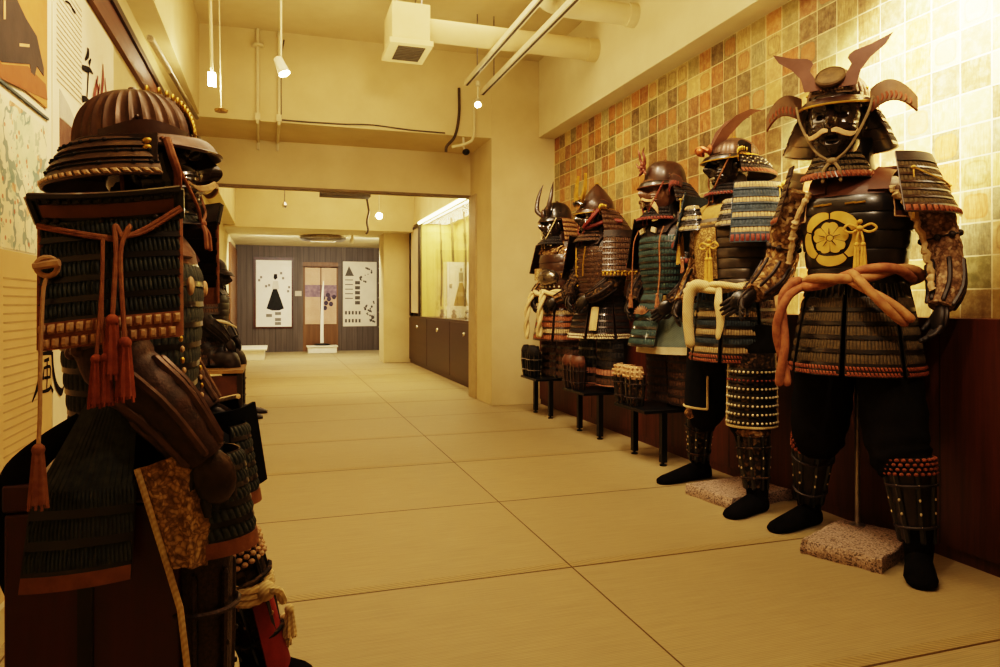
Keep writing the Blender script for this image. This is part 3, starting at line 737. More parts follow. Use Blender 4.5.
Q0, Q1 = wl(60, 118), wl(90, 142); m.bx(PX, PX+.0015, Q0.y, Q0.y+.42, 1.48, 1.675)
part('printed_picture', m, noisy('castle_print', '#55352a', '#7b5a48', 14, .7), p2)
m = MB(); m.prism([(Q0.y, 1.677), (Q0.y+.3, 1.677), (Q0.y+.12, 1.75), (Q0.y, 1.78)], lambda a, b, d: V((PX+.0005+d, a, b)), .001)
part('printed_mountain', m, noisy('mountain_print', '#a8a8a0', '#c4c0b0', 14, .7), p2)

# ------------------------------------------------------------------ ceiling fittings
def cyl(p0, p1, r, n=14, mb=None): return (mb or MB()).tube([V(p0), V(p1)], r, n)
d1 = thing('air_duct', 'cream ceiling air duct with square grille box and long round pipe', 'air duct', (0, 0, 0))
part('duct_box', MB().bx(.80, 1.08, 5.03, 5.41, 2.90, 3.18).bx(.78, 1.10, 5.01, 5.43, 2.87, 2.91), PLASTER, d1, bevel=.004)
g = MB()
for k in range(9): g.bx(.85, 1.05, 5.06+k*.034, 5.06+k*.034+.020, 2.863, 2.87)
part('grille', g, GRILLE, d1)
part('pipe', cyl((1.06, 5.2, 3.06), (2.44, 5.2, 3.06), .085, 24).tube([V((2.4, 5.2, 3.06)), V((2.5, 5.2, 3.06))], .092, 24), PLASTER, d1)
hk = MB()
for y in (5.1, 5.34):
    for x in (.85, 1.03): hk.tube([V((x, y, 3.16)), V((x, y, H))], .006, 6)
part('hanger', hk, STEEL, d1)
d2 = tag(part('ceiling_pipe', MB().tube(cr([(1.72, 3.3, 3.12), (1.72, 4.2, 3.12), (1.78, 4.48, 3.1), (1.95, 4.55, 3.09), (2.2, 4.55, 3.09), (2.5, 4.55, 3.09)], 8), .075, 20).tube([V((2.42, 4.55, 3.09)), V((2.5, 4.55, 3.09))], .085, 20), BEAMP), 'short cream ceiling pipe elbowing into the right beam', 'pipe')
RAILM = noisy('rail_white', '#cfc4a2', '#d8ceb0', 20, .5); RAILD = noisy('rail_dark', '#3a3020', '#4a3e2a', 20, .6)
TR = []
for i, (x, z, lab) in enumerate(((1.60, 2.91, 'higher cream ceiling track rail on the duct grille side of the pair'), (1.745, 2.84, 'cream track rail hung below the ceiling, nearer the tiled wall'))):
    t = thing('track_rail', lab, 'lighting track', (x, 0, z))
    part('rail', MB().bx(-.021, .021, -1.5, 5.95, 0, .04), RAILM, t); part('slot', MB().bx(-.009, .009, -1.5, 5.94, -.003, .001), RAILD, t)
    hk = MB()
    for y in (.4, 2.2, 3.9, 5.6): hk.tube([V((0, y, .03)), V((0, y, H-z))], .006, 6)
    part('hanger', hk, STEEL, t); TR.append(t)
BULB = emit('warm_bulb', '#ffe2b0', 90)
def spotlamp(name, label, loc, aim, mount_top, r=.032, ln=.11, bulb=True, strength=None):
    t = thing(name, label, 'spotlight', loc); d = (V(aim)-V(loc)).normalized(); z = V((0, 0, 1)); q = z.rotation_difference(d).to_matrix()
    part('lamp_shade', MB().lathe([(r*.55, -ln*.5), (r*.7, -ln*.45), (r*.8, 0), (r, ln*.5), (r*.9, ln*.5), (r*.85, ln*.42)], 18, (0, 0, 0), 0, q), WHITEPAINT, t)
    part('bulb', MB().ell(d*ln*.40, (r*.8, r*.8, r*.35), 14, 8, 0, q), BULB, t)
    part('stem', MB().tube([V((0, 0, 0)), V((0, 0, mount_top-loc[2]))], .008, 8).tube([V((0, 0, mount_top-loc[2]-.04)), V((0, 0, mount_top-loc[2]))], .02, 10), RAILM, t)
    return t
def spot(name, loc, aim, e, size=45, blend=.6, col=(1, .72, .45), r=.04):
    l = bpy.data.lights.new(name, 'SPOT'); l.energy = e; l.spot_size = R(size); l.spot_blend = blend; l.color = col; l.shadow_soft_size = r
    o = bpy.data.objects.new(name, l); COL.objects.link(o); o.location = loc
    o.rotation_euler = (V(aim)-V(loc)).to_track_quat('-Z', 'Y').to_euler(); return o
def area(name, loc, rot, sx, sy, e, col=(1, .73, .46)):
    l = bpy.data.lights.new(name, 'AREA'); l.shape = 'RECTANGLE'; l.size = sx; l.size_y = sy; l.energy = e; l.color = col
    o = bpy.data.objects.new(name, l); COL.objects.link(o); o.location = loc; o.rotation_euler = rot; return o
spotlamp('track_spotlight', 'small white spotlight at the far end of the ceiling track', (1.68, 5.86, 2.75), (1.3, 4.6, 1.6), 2.93)
HL = on_y(281, 66, 5.2)
spotlamp('hanging_spotlight', 'lit white spotlight hanging on a thin rod left of the duct', tuple(HL), (.9, 4.6, .5), H, .045, .13)
FL = on_y(212, 78, 5.0)
tl = thing('tube_lamp', 'slim hanging lamp with bright tip at upper left', 'lamp', tuple(FL))
part('rod', MB().tube([V((0, 0, .03)), V((-.02, 0, H-FL.z))], .011, 8).tube([V((.05, .1, -.18)), V((.03, .1, H-FL.z))], .004, 6), RAILM, tl)
part('bulb', MB().bx(-.022, .022, -.02, .02, -.05, .03), BULB, tl)
part('canopy', MB().lathe([(.008, -.2), (.04, -.195), (.045, -.18), (.01, -.165)], 16, (.05, .1, 0)), noisy('brass', '#8a6a34', '#a5844a', 20, .35, .8), tl)
# conduits on the upper wall, cable, camera
for px, lab in ((257.5, 'thin cream wall conduit with round bracket, left of the pair'), (279, 'thin cream wall conduit behind the hanging spotlight')):
    p = on_y(px, 80, Y1-.02); p2 = on_y(px-1, 138, Y2-.02)
    m = MB().tube([V((p.x, Y1-.018, H)), V((p.x, Y1-.018, 2.58))], .014, 8).tube([V((p.x, Y1-.018, 2.585)), V((p.x-.01, Y2-.02, 2.585)), V((p.x-.01, Y2-.02, 2.5))], .014, 8)
    if px < 270: m.lathe([(.05, -.01), (.05, .01)], 16, (p.x, Y1-.03, 3.25))
    m.bx(p.x-.022, p.x+.022, Y1-.04, Y1, 2.60, 2.66)
    tag(part('wall_conduit', m, BEAMP), lab, 'conduit')
cp = [on_y(x, y, Y1-.008) for x, y in ((284, 40), (281, 60), (281, 117), (283, 120), (340, 124), (372, 125), (410, 130), (445, 133))]
tag(part('wall_cable', MB().tube(cr(cp, 6), .007, 6), noisy('cable_grey', '#4a4230', '#5a503c', 20, .6)), 'dark cable running along the upper wall', 'cable')
cp = [on_y(x, y, Y1-.012) for x, y in ((459, 88), (459, 115), (455, 136), (447, 146), (446, 152))]
tag(part('wall_cable', MB().tube(cr(cp, 5), .014, 8), RAILD), 'dark cable dropping from the track end to the lintel corner', 'cable'); m = MB(); cp = [on_y(x, y, Y1-.012) for x, y in ((474, 100), (474, 134), (468, 143), (452, 147))]; m.tube(cr(cp, 5), .014, 8)
tag(part('wall_cable', m, BEAMP), 'pale cable dropping from the track end to the pillar', 'cable')
c = on_y(466, 152, Y1-.05)
sc_ = thing('security_camera', 'small black security camera at the top of the pillar', 'camera', tuple(c))
part('camera_body', MB().ell((0, 0, 0), (.035, .045, .03)), BLACKMETAL, sc_); part('bracket', MB().tube([V((0, 0, 0)), V((0, .08, .05)), V((0, .1, 2.605-c.z))], .01, 8), WHITEPAINT, sc_)
pr = thing('picture_lamp', 'long slim lamp rod on the left beam above the panels', 'lamp', (0, 0, 0))
A_, B_ = on_x(150, 38, XL+.17), on_x(197, 118, XL+.17)
part('rod', MB().tube([A_, B_], .014, 10), noisy('rod_grey', '#6a5c40', '#7a6a4c', 20, .4, .3), pr); part('lamp_tip', MB().tube([A_, A_.lerp(B_, .3)], .018, 10), RAILM, pr)

# ------------------------------------------------------------------ far room
def fy(px, py, y=YE-.02): return on_y(px, py, y)
def rect_on_y(mb, x0, y0, x1, y1, Y, t=.01, mi=0):
    a, b = fy(x0, y0, Y), fy(x1, y1, Y); return mb.bx(a.x, b.x, Y-t, Y, b.z, a.z, mi)
WHITE = noisy('white_print', '#eee8da', '#f5f0e4', 5, .6, 0, 0); GREYP = noisy('grey_print', '#6b655c', '#8a8478', 60, .7, 0, 0); BLK = noisy('black_print', '#0e0d0d', '#1b1a1a', 20, .8, 0, 0)
q = thing('poster', 'white framed poster of a standing figure in a black skirt', 'poster', (0, 0, 0))
part('frame', rect_on_y(MB(), 253.5, 257, 293, 328, YE, .03), noisy('red_frame', '#3a1610', '#4a2016', 10, .4), q)
part('sheet', rect_on_y(MB(), 256, 260, 291.5, 326.5, YE-.03, .006), WHITE, q)
m = MB(); Y_ = YE-.036
def fpoly(mb, pts, Y=Y_, t=.003): mb.prism([(fy(a, b, Y).x, fy(a, b, Y).z) for a, b in pts], lambda x, z, d: V((x, Y-d, z)), t)
fpoly(m, [(273, 289), (277, 289), (280, 297), (284, 308.5), (279, 310.5), (272, 310.5), (266.5, 308.5), (270, 298)]); fpoly(m, [(274, 274), (277, 274), (277.5, 278), (275, 280), (273.5, 278)])
part('printed_skirt', m, BLK, q)
m = MB()
for a, b in ((258, 279), (260, 276), (265, 285), (268, 284), (280, 272), (282, 277), (287, 290), (288, 286)): rect_on_y(m, a, b, a+2.2, b+2.4, Y_, .002)
for a, b in ((266, 314), (275, 312), (275, 318), (275, 322)): rect_on_y(m, a, b, a+6, b+3, Y_, .002)
part('printed_details', m, GREYP, q)
m = MB(); fpoly(m, [(273, 281), (278, 281), (279, 289), (272, 289)]); part('printed_torso', m, noisy('pale_print', '#d8d0c0', '#e0d8c8', 10, .7, 0, 0), q)
q = thing('poster', 'cream poster with rows of small pictures and ink drawings beside the shelf', 'poster', (0, 0, 0))
part('sheet', rect_on_y(MB(), 343, 261.5, 376.5, 326, YE, .012), noisy('cream_sheet', '#d8ceb8', '#e2d8c2', 5, .6, 0, 0), q)
Y_ = YE-.012; INKG = noisy('ink_grey', '#3c362e', '#5c544a', 60, .7, 0, 0)
m = MB(); fpoly(m, [(349, 266), (354, 276), (345, 276)], Y_, .002); part('printed_mountain', m, INKG, q)
for k in range(5): part('printed_picture', rect_on_y(MB(), 355, 281+k*5, 360, 284.5+k*5, Y_, .002), INKG, q); part('printed_line', rect_on_y(MB(), 345, 279.5+k*4.6, 353, 280.4+k*4.6, Y_, .002), INKG, q)
for k in range(5):
    for j in range(2): part('printed_picture', rect_on_y(MB(), 345+k*3.4, 311+j*8, 347+k*3.4, 314.5+j*8, Y_, .002), INKG, q)
m = MB()
for k in range(60):
    t = random.random(); a, b = random.choice(((366+6*sin(t*9), 268+20*t), (364+9*t+2*sin(t*20), 304+18*t), (372+2*sin(t*11), 300+22*t))); s_ = random.uniform(.5, 1.3); m.ell(fy(a, b, Y_-.002), (s_*.02, .002, s_*.024), 7, 4)
o_ = part('ink_drawing', m, INKG, q); o_['kind'] = 'stuff'
q = thing('wall_banner', 'pale split cloth banner with a violet band on the far wall', 'banner', (0, 0, 0))
bt = fy(305, 267, YE-.05); bb = fy(336.5, 324, YE-.05); mid_ = (bt.x+bb.x)/2
def ban(mb, z0, z1, mi, x0=None, x1=None, off=0):
    for a, b in ((bt.x, mid_-.012), (mid_+.012, bb.x)):
        mb.grid(lambda u, v: V((lerp(a, b, u), YE-.05-off+.008*sin(u*9+a*7)*(1-.4*v), lerp(z1, z0, v))), 14, 6, mi)
m = MB(); ban(m, bb.z, bt.z, 0); part('cloth', m, cloth('banner_pink', '#c8a78c', '#d2b398', 6, 300), q)
m = MB(); za, zb = fy(320, 285, YE-.05).z, fy(320, 297, YE-.05).z; ban(m, zb, za, 0, off=.003); part('dyed_band', m, noisy('violet_dye', '#6f5d70', '#a08890', 16, .9, 0, 0), q)
m = MB()
for a, b in ((323, 298), (326, 303), (329, 299), (331, 304), (325, 308), (334, 297), (328, 295)): c_ = fy(a, b, YE-.06); m.ell(c_, (.045, .004, .05), 10, 6)
part('dyed_figure', m, noisy('indigo_dye', '#3a3444', '#55485a', 20, .9, 0, 0), q)
part('hanging_rod', MB().tube([V((bt.x-.03, YE-.05, bt.z)), V((bb.x+.03, YE-.05, bt.z))], .012, 8), DARKWOOD, q)
struct('trim_7', rect_on_y(MB(), 303, 262, 338, 351, YE, .02), ORANGEWOOD)
pc = fy(322, 345, 14.5)
q = thing('display_plinth', 'low pale plinth below the cloth banner', 'plinth', (pc.x, 14.5, 0)); part('body', MB().bx(-.28, .28, -.16, .16, 0, .12), WHITEPAINT, q, bevel=.006); part('top', MB().bx(-.3, .3, -.18, .18, .12, .145), WHITEPAINT, q, bevel=.004)
q = thing('long_sword', 'tall pale sword standing upright before the cloth banner', 'sword', (pc.x, 14.5, .145))
part('blade', MB().tube(cr([(0, 0, .05), (.0, 0, .5), (.01, 0, 1.0), (.03, 0, 1.3)], 6), [.034, .03, .024, .006], 8, flat=.35), noisy('pale_blade', '#e6dfcf', '#f0e9da', 8, .35, .1, 0), q)
part('stand', MB().ell((0, 0, .02), (.17, .06, .03), 16, 8), BLACKMETAL, q)
tag(part('wall_sign', rect_on_y(MB(), 295, 291, 301.5, 296, YE, .02), noisy('sign_pale', '#b8ab98', '#c4b8a4', 30, .6)), 'small pale sign between the framed poster and the banner', 'sign')
wx = fy(246, 350, 13.6)
q = thing('bench', 'low white block bench at the far left', 'bench', (XL+.28, 13.4, 0)); part('body', MB().bx(-.26, .30, -.5, .6, 0, .17), WHITEPAINT, q, bevel=.005); part('top', MB().bx(-.27, .34, -.52, .62, .17, .2), WHITEPAINT, q, bevel=.004)
# shelf rack behind the far pillar
q = thing('shelf_rack', 'dark shelf rack mostly hidden behind the far pillar', 'shelf', (2.15, 14.2, 0))
m = MB().bx(-.06, .5, .25, .28, 0, 1.95).bx(-.06, -.03, -.25, .27, 0, 1.95)
part('side_panel', m, DARKWOOD, q)
for k in range(5): part('shelf', MB().bx(-.14, .5, -.25, .26, .5+k*.3, .52+k*.3), DARKWOOD, q)
for k in range(5):
    pk = part('folded_cloth', MB().bx(2.0, 2.3, 13.98, 14.2, .521+k*.3, .56+k*.3).bx(2.02, 2.28, 13.99, 14.19, .56+k*.3, .60+k*.3), WHITE if k % 2 == 0 else GREYP, bevel=.012)
    tag(pk, ['white folded cloth on the lowest shelf of the far rack', 'grey folded cloth on the second shelf of the far rack', 'white folded cloth on the middle shelf of the far rack', 'grey folded cloth on the fourth shelf of the far rack', 'white folded cloth on the top shelf of the far rack'][k], 'folded cloth', 'folded cloths on the far rack')
# ceiling fittings of the far rooms
c = on_y(323, 237, 12.6)
q = thing('ceiling_unit', 'round metal ceiling ring lamp in the far room', 'ceiling lamp', (c.x, 12.6, 2.17)); part('ring', MB().lathe([(.10, -.09), (.36, -.08), (.4, -.05), (.38, -.0)], 28), STEEL, q); part('diffuser', MB().lathe([(.0, -.1), (.2, -.1), (.22, -.088)], 24), WHITEPAINT, q)
c = on_y(285, 207, 8.6)
q = thing('light_chain', 'thin chain of small lamps hanging at the passage', 'lamp', (c.x, 9.0, 0)); m = MB().tube([V((0, 0, 2.2)), V((0, 0, H))], .006, 6); part('rod', m, STEEL, q)
for z in (2.2, 2.42, 2.6): part('lamp_cup', MB().lathe([(.02, z-.03), (.035, z), (.012, z+.04)], 12), CHROME, q)
c = on_y(379, 215, 9.4)
spotlamp('ceiling_spotlight', 'bright lit spotlight in the passage beyond the lintel', tuple(c), (.9, 5.0, .8), 3.1, .05, .13)
c2 = on_y(352, 240, 12.2); spotlamp('ceiling_spotlight', 'small white ceiling spotlight near the far posters', tuple(c2), (1.4, 14.9, 1.2), 2.17, .04, .14)
c = on_y(345, 197, 8.8)
q = thing('ceiling_beam_lamp', 'flat dark ceiling fitting just beyond the lintel', 'ceiling lamp', (c.x, 8.8, c.z)); part('housing', MB().bx(-.3, .3, -.12, .12, 0, .09), GRILLE, q, bevel=.004); part('hanger', MB().tube([V((-.2, 0, .08)), V((-.2, 0, H-c.z))], .008, 6).tube([V((.2, 0, .08)), V((.2, 0, H-c.z))], .008, 6), STEEL, q)
cp = [V((1.55, 9.15, 3.1)), V((1.5, 9.1, 2.7)), V((1.42, 9.1, 2.45)), V((1.42, 9.12, 2.2))]
tag(part('cable', MB().tube(cr([on_y(369, 211, 9.3), on_y(367, 222, 9.3), on_y(368, 230, 9.3), on_y(366, 234, 9.3)], 6), .014, 6).tube([on_y(369, 211, 9.3), V((1.02, 9.3, 3.1))], .014, 6), RAILD), 'dark looped cable beside the lit passage spotlight', 'cable')
# display case
CX = 2.17
q = thing('display_case', 'glazed display case on a brown cabinet beyond the pillar', 'display case', (0, 0, 0))
part('cabinet', MB().bx(CX, 2.77, Y2+.12, 11.7, 0, .79), CABWOOD, q, bevel=.004)
for k in range(3):
    ya_, yb_ = Y2+.15+k*1.45, Y2+.15+(k+1)*1.45-.02
    d = part('door', MB().bx(CX-.012, CX+.005, ya_, yb_, .06, .76), CABWOOD, q, bevel=.003)
    part('knob', MB().lathe([(.03, 0), (.028, .012), (.018, .02)], 14, (CX-.012, (ya_+yb_)/2, .62), 0, Matrix.Rotation(-pi/2, 3, 'Y')), CHROME, d)
part('glass', MB().bx(CX, CX+.008, Y2+.12, 10.9, .79, 2.22), GLASS, q, 'clear glass front')
for fr_ in ((10.88, 10.95, .79, 2.24), (11.62, 11.7, .79, 2.24), (10.95, 11.62, 2.2, 2.24)): part('frame', MB().bx(CX-.02, CX+.03, *fr_), DARKWOOD, q)
part('side_sheet', MB().bx(CX-.004, CX+.01, 10.95, 11.62, .84, 2.2), PAPER, q)
part('case_back', MB().bx(2.74, 2.77, Y2+.12, 11.7, .79, 2.6), noisy('case_yellow', '#bda660', '#cdb874', 6, .7, 0, 0), q)
part('case_end', MB().bx(CX+.03, 2.74, 10.86, 10.9, .79, 2.24), noisy('case_end_yellow', '#cfc070', '#dccc80', 6, .6, 0, 0), q)
part('case_top', MB().bx(CX-.01, 2.76, Y2+.12, 11.7, 2.27, 2.31), PLASTER, q)
part('light_tube', MB().tube([V((CX-.03, Y2+.4, 2.25)), V((CX-.03, 10.8, 2.25))], .022, 10), emit('case_tube', '#fff0b0', 5), q, 'glowing light tube')
struct('wall_upper_passage', B(CX, 2.78, Y2+.1, 11.75, 2.31, H), PLASTER)
rods = MB
for k in range(9):
    y = 7.75+k*.36; x = 2.45+.1*(k % 2)
    r_ = thing('hanging_sword', 'slim dark sword hung upright inside the lit case', 'sword', (x, y, 0), 0, 'swords inside the lit case')
    part('scabbard', MB().tube(cr([(0, 0, .95), (.015, 0, 1.4), (0, 0, 1.95)], 5), [.012, .018, .016], 8, flat=.6), BLACKMETAL, r_); part('grip', MB().tube([V((0, 0, 1.95)), V((-.01, 0, 2.24))], .014, 8).lathe([(.035, 1.945), (.035, 1.955)], 14), noisy('sword_grip', '#3a2a18', '#5a4428', 80, .7), r_)
case_reflection = thing('poster', 'reflection of a white golden-skirt poster in the case glass, built as a board', 'poster', (0, 0, 0))  # solid board imitating a poster mirrored in the glass
part('sheet', MB().bx(2.23, 2.62, 9.30, 9.32, .80, 1.56), WHITE, case_reflection)
mm = MB(); mm.prism([(2.40, 1.28), (2.45, 1.28), (2.53, .96), (2.32, .96)], lambda a, b, d: V((a, 9.299-d, b)), .003); part('printed_skirt', mm, noisy('reflected_gold_print', '#7a5a1e', '#a08030', 20, .7, 0, 0), case_reflection)
mm = MB().bx(2.395, 2.455, 9.296, 9.30, 1.29, 1.42).bx(2.41, 2.44, 9.296, 9.30, 1.43, 1.48).bx(2.26, 2.30, 9.296, 9.30, 1.2, 1.26).bx(2.55, 2.59, 9.296, 9.30, 1.1, 1.16); part('printed_torso', mm, GREYP, case_reflection)
for k in range(4):
    b_ = tag(part('small_ornament', MB().lathe([(.03, 0), (.04, .03), (.02, .07), (.028, .1), (.01, .12)], 14, (2.3, 7.8+k*.7, .791)), noisy('ornament_dark', '#2a2018', '#4a3828', 30, .4)), 'small dark ornament on the floor of the lit case', 'ornament', 'ornaments in the lit case')
# ------------------------------------------------------------------ armour materials
LAC = noisy('black_lacquer', '#100d0b', '#1d1713', 14, .28, 0, .0006, coat=.4)
LACB = noisy('brown_lacquer', '#2c1b12', '#412a1c', 14, .32, .1, .0006, coat=.3)
IRON = noisy('dark_iron', '#2a2420', '#463a30', 30, .42, .55, .0008)
IRONB = noisy('brown_iron', '#4a382c', '#6b5342', 18, .4, .45, .0008)
LEATHER = noisy('brown_leather', '#4a2a1a', '#663e28', 12, .5, 0, .001)
LEATHERB = noisy('tan_leather', '#5a4028', '#75583a', 14, .55, 0, .001)
LEATHERD = noisy('dark_leather', '#1c120c', '#30211a', 16, .5, 0, .0015)
KHAKI = noisy('khaki_lacing', '#41361f', '#5d4e30', 60, .8, 0, .0008)
GREENB = noisy('dark_green_lacing', '#23292a', '#40463c', 60, .75, 0, .0008)
TEAL = noisy('teal_lacing', '#1d3132', '#2f4746', 60, .75, 0, .0008)
NAVY = noisy('navy_lacing', '#26323c', '#3c4a55', 60, .8, 0, .0008)
CREAM = noisy('cream_lacing', '#9c8760', '#b59f76', 60, .85, 0, .0008)
BLACKL = noisy('black_lacing', '#14110f', '#221d1a', 60, .8, 0, .0008)
BROWNL = noisy('brown_lacing', '#3a2818', '#563c24', 60, .8, 0, .0008)
ORANGE = noisy('orange_lacing', '#733a20', '#8f5230', 40, .7, 0, .0008)
REDL = noisy('red_lacing', '#66261c', '#7d3c2e', 40, .7, 0, .0008)
ORCORD = noisy('orange_cord', '#7d4c30', '#986a44', 60, .8, 0, .001)
BEADC = noisy('beige_knots', '#a98660', '#c4a47c', 60, .75, 0, .0008)
GOLD = noisy('old_gold', '#a9842e', '#cfa94a', 22, .38, .75, .0006)
GOLDF = noisy('gold_leaf', '#c7a348', '#e0c06a', 16, .42, .35, .0004)
GOLDCORD = noisy('gold_cord', '#b08a36', '#cfa850', 60, .7, 0, .0008)
STUD = noisy('pale_studs', '#cbbb98', '#ddd0b0', 60, .5, .1, 0)
KUWA = noisy('red_brown_crest', '#5e4035', '#765548', 10, .4, .25, .0003)
MASKM = noisy('mask_lacquer', '#1a120e', '#2c2019', 20, .18, 0, .0004, coat=.7)
HAIR = noisy('pale_hair', '#b39468', '#cdb084', 70, .8, 0, .001)
BLUESHEEN = noisy('dark_cloth_black', '#0e0d0e', '#191718', 20, .9, 0, .001, spec=.15)
TROUS = noisy('black_trousers', '#13100f', '#1f1a18', 8, .95, 0, .0015, bscale=60, spec=.05)
BOOT = noisy('dark_sock', '#0c0a0a', '#181414', 20, .95, 0, .001, spec=.05)
GLOVE = noisy('dark_glove', '#17110e', '#2a1f19', 30, .55, 0, .001)
BROC1 = brocade('rust_brocade', ['#8f7258', '#a68a6c', '#755a44', '#b29878', '#9a7e62'], 75)
BROC2 = brocade('tan_brocade', ['#a08258', '#7a5a38', '#c0a274', '#5a4028', '#8d6a3e'], 60)
BROC3 = brocade('dark_brocade', ['#2a2018', '#4a3826', '#1a1410', '#6a5434', '#352619'], 70)
GOLDCLOTH = brocade('gold_brocade', ['#b39660', '#9c8050', '#c7ab74', '#8f7448'], 130)
PALECLOTH = cloth('pale_cloth', '#b5a684', '#c9bb98', 10, 300)
BLUECLOTH = cloth('grey_blue_cloth', '#56625c', '#6c766c', 10, 300)
ROPEA = noisy('red_brown_rope_cloth', '#7a4630', '#a8734c', 30, .85, 0, .001)
ROPEB = noisy('beige_rope_cloth', '#94623e', '#b98e5e', 26, .85, 0, .001)
ROPEC = cloth('cream_rope_cloth', '#bfa878', '#d0bb8c', 14, 260)
CHEST_RED = mat_wood('dark_red_lacquer_chest', '#3e0d09', '#4e130d', 'Z', .5, 0, .3, .3)
MAIL = noisy('brown_mail', '#241811', '#4a3322', 140, .45, .4, .004, bscale=160)

def head_matrix(z=1.78, yaw=0, pitch=0, y=-.02, x=0): return Matrix.Translation((x, y, z)) @ Matrix.Rotation(R(yaw), 4, 'Z') @ Matrix.Rotation(R(pitch), 4, 'X')
def blade_poly(pts_l, pts_r): return pts_l+pts_r[::-1]
def face_dir(rz): return V((sin(rz), -cos(rz), 0))

# ================================================================== ARMOUR 1, nearest on the right
def armour_a():
    rt = thing('samurai_armor', 'standing armour with a gold flower crest on its breastplate and red-brown antler helmet', 'samurai armour', (2.25, 2.27, 0), R(-57))
    Mh = head_matrix(1.80, 4, 4, y=-.07, x=-.05)
    M = dict(bowl=IRONB, visor=LACB, trim=GOLD, neck=LACB, cords=[BLACKL], bead=ORANGE)
    h = helmet(rt, Mh, M, ribs=28, rows=4, ncord=36, flare=(.205, .225), drop=.185, visor=.07, vdrop=.03, a_back=70, h=.125)
    turnbacks(h, Mh, [LEATHERB, ORANGE, LACB], z=-.02, x0=.125, y0=-.06, ln=.15, hgt=.085, droop=.06)
    # antler crest
    for s in (-1, 1):
        P = [(.03, 0), (.048, .035), (.080, .095), (.066, .122), (.072, .138), (.09, .152), (.15, .166), (.231, .2), (.205, .155), (.152, .112), (.115, .062), (.1, 0)]
        crest_plate(h, Mh, [(s*x*.92, z*.86) for x, z in P], KUWA, -.17, .1, .005, 'crest_antler', .035)
    cb = MB(Mh)
    cb.grid(lambda u, v: V((lerp(-.075, .075, u), -.135-.028*cos((u-.5)*2.4)-.004*v, lerp(.072, .018, v)*(1-.25*(2*u-1)**2))), 20, 6, 0, thick=.006)
    for k in range(12): cb.ell((lerp(-.066, .066, k/11), -.146-.026*cos((k/11-.5)*2.4), .03), (.006, .004, .006), 8, 5, 0)
    cb.lathe([(.056, -.01), (.056, .0), (.05, .006), (.048, .003), (.03, .007), (.001, .008)], 28, (0, -.16, .085), 0, Matrix.Rotation(R(48), 3, 'X'))
    part('crest_holder', cb, [noisy('dull_gold_holder', '#4a3a22', '#6e5836', 30, .6, .3, .001)], h)
    Mf = Mh @ Matrix.Translation((0, -.012, 0)) @ Matrix.Diagonal((1.14, 1.06, 1.22, 1))
    mask(rt, Mf, MASKM, HAIR, noisy('dull_cord', '#6a5a40', '#85724f', 50, .8, 0, .0008), mouth=None, whiskers=False)
    throat(rt, Mh @ Matrix.Translation((0, 0, -.035)), [LAC, KHAKI, ORANGE], rows=4, ncord=24, drop=.12, flare=.06)
    cu = cuirass(rt, None, [LAC, LEATHER], plates=5, step=.006)
    # side leather panels and front plate edge
    for s in (-1, 1):
        sp = MB(); S = shell([(1.42, *[q*1.03 for q in torso_r(1.42)]), (1.33, *[q*1.04 for q in torso_r(1.33)])], 48 if s > 0 else -92, 92 if s > 0 else -48)
        sp.grid(S, 10, 5, 0, thick=.004)
        sp.tube([S(u/10, 1) for u in range(11)], .0035, 6, 1); sp.tube([S(0 if s > 0 else 1, v/5) for v in range(6)], .0035, 6, 1)
        part('side_panel', sp, [LEATHER, BEADC], cu)
    # flower crest: petals on the breast plate
    eb = MB(); cx_, cz_, ER = -.05, 1.255, .106
    def surf(x, z, d=0):
        rx, ry = torso_r(z); a = x/(rx*.95); X, Y = se(a, rx+.008+d, ry+.008+d, 2.3); return V((X, Y, z))
    def polar(th0, th1, r0, r1, mi=0, off=.004):
        def fn(u, v):
            th = lerp(th0, th1, u); r = lerp(r0(th), r1(th), v); return surf(cx_+r*sin(th), cz_+r*cos(th), off)
        eb.grid(fn, 16, 4, mi, thick=-.003)
    for k in range(5):
        c0 = 2*pi*(k+.5)/5; w5 = pi/5
        polar(c0-w5+.035, c0+w5-.035, lambda th: ER*(.69+.05*abs((th-c0)/w5)-.03), lambda th: ER*(.90+.14*cos((th-c0)/w5*1.25)-.06*abs((th-c0)/w5)**6))
    for k in range(5):
        c0 = 2*pi*k/5
        polar(c0-pi/5+.03, c0+pi/5-.03, lambda th: ER*.13, lambda th: ER*(.60-.13*abs((th-c0)/(pi/5))**2.5-.05*exp(-((th-c0)/.1)**2)))
        eb.tube([surf(cx_+r*sin(c0), cz_+r*cos(c0), .0085) for r in (ER*.15, ER*.25, ER*.36)], [.0025, .001], 5, 1)
    polar(0, 2*pi-.001, lambda th: 0, lambda th: ER*.1)
    part('crest_emblem', eb, [GOLDF, LAC], cu, 'large gold flower crest')
    bow_tassel(cu, surf(.048, 1.285, .0), (.15, -1, 0), GOLDCORD, 1.25, .075)
    gb = MB()
    for x in (-.09, -.06, .02, .05): gb.tube([surf(x-.02, 1.385), surf(x+.015, 1.388)], .004, 5)
    part('gold_marking', gb, GOLD, cu)
    # shoulder guards
    SM = [LACB, KHAKI, ORANGE, LEATHERD]
    o, S = sode(rt, 1, SM, c=(.085, .0), r=.175, half=38, mid=66, z=(1.565, 1.335), tilt=.095, rows=6, ncord=18, bead=.1)
    cord_tassel(o, S, (.18, .3), (.98, .52), GOLDCORD, ln=(.05, .05), drop=(.14, .10))
    o, S = sode(rt, -1, SM, c=(.085, .02), r=.17, half=38, mid=86, z=(1.565, 1.335), tilt=.07, rows=6, ncord=18, bead=.1)
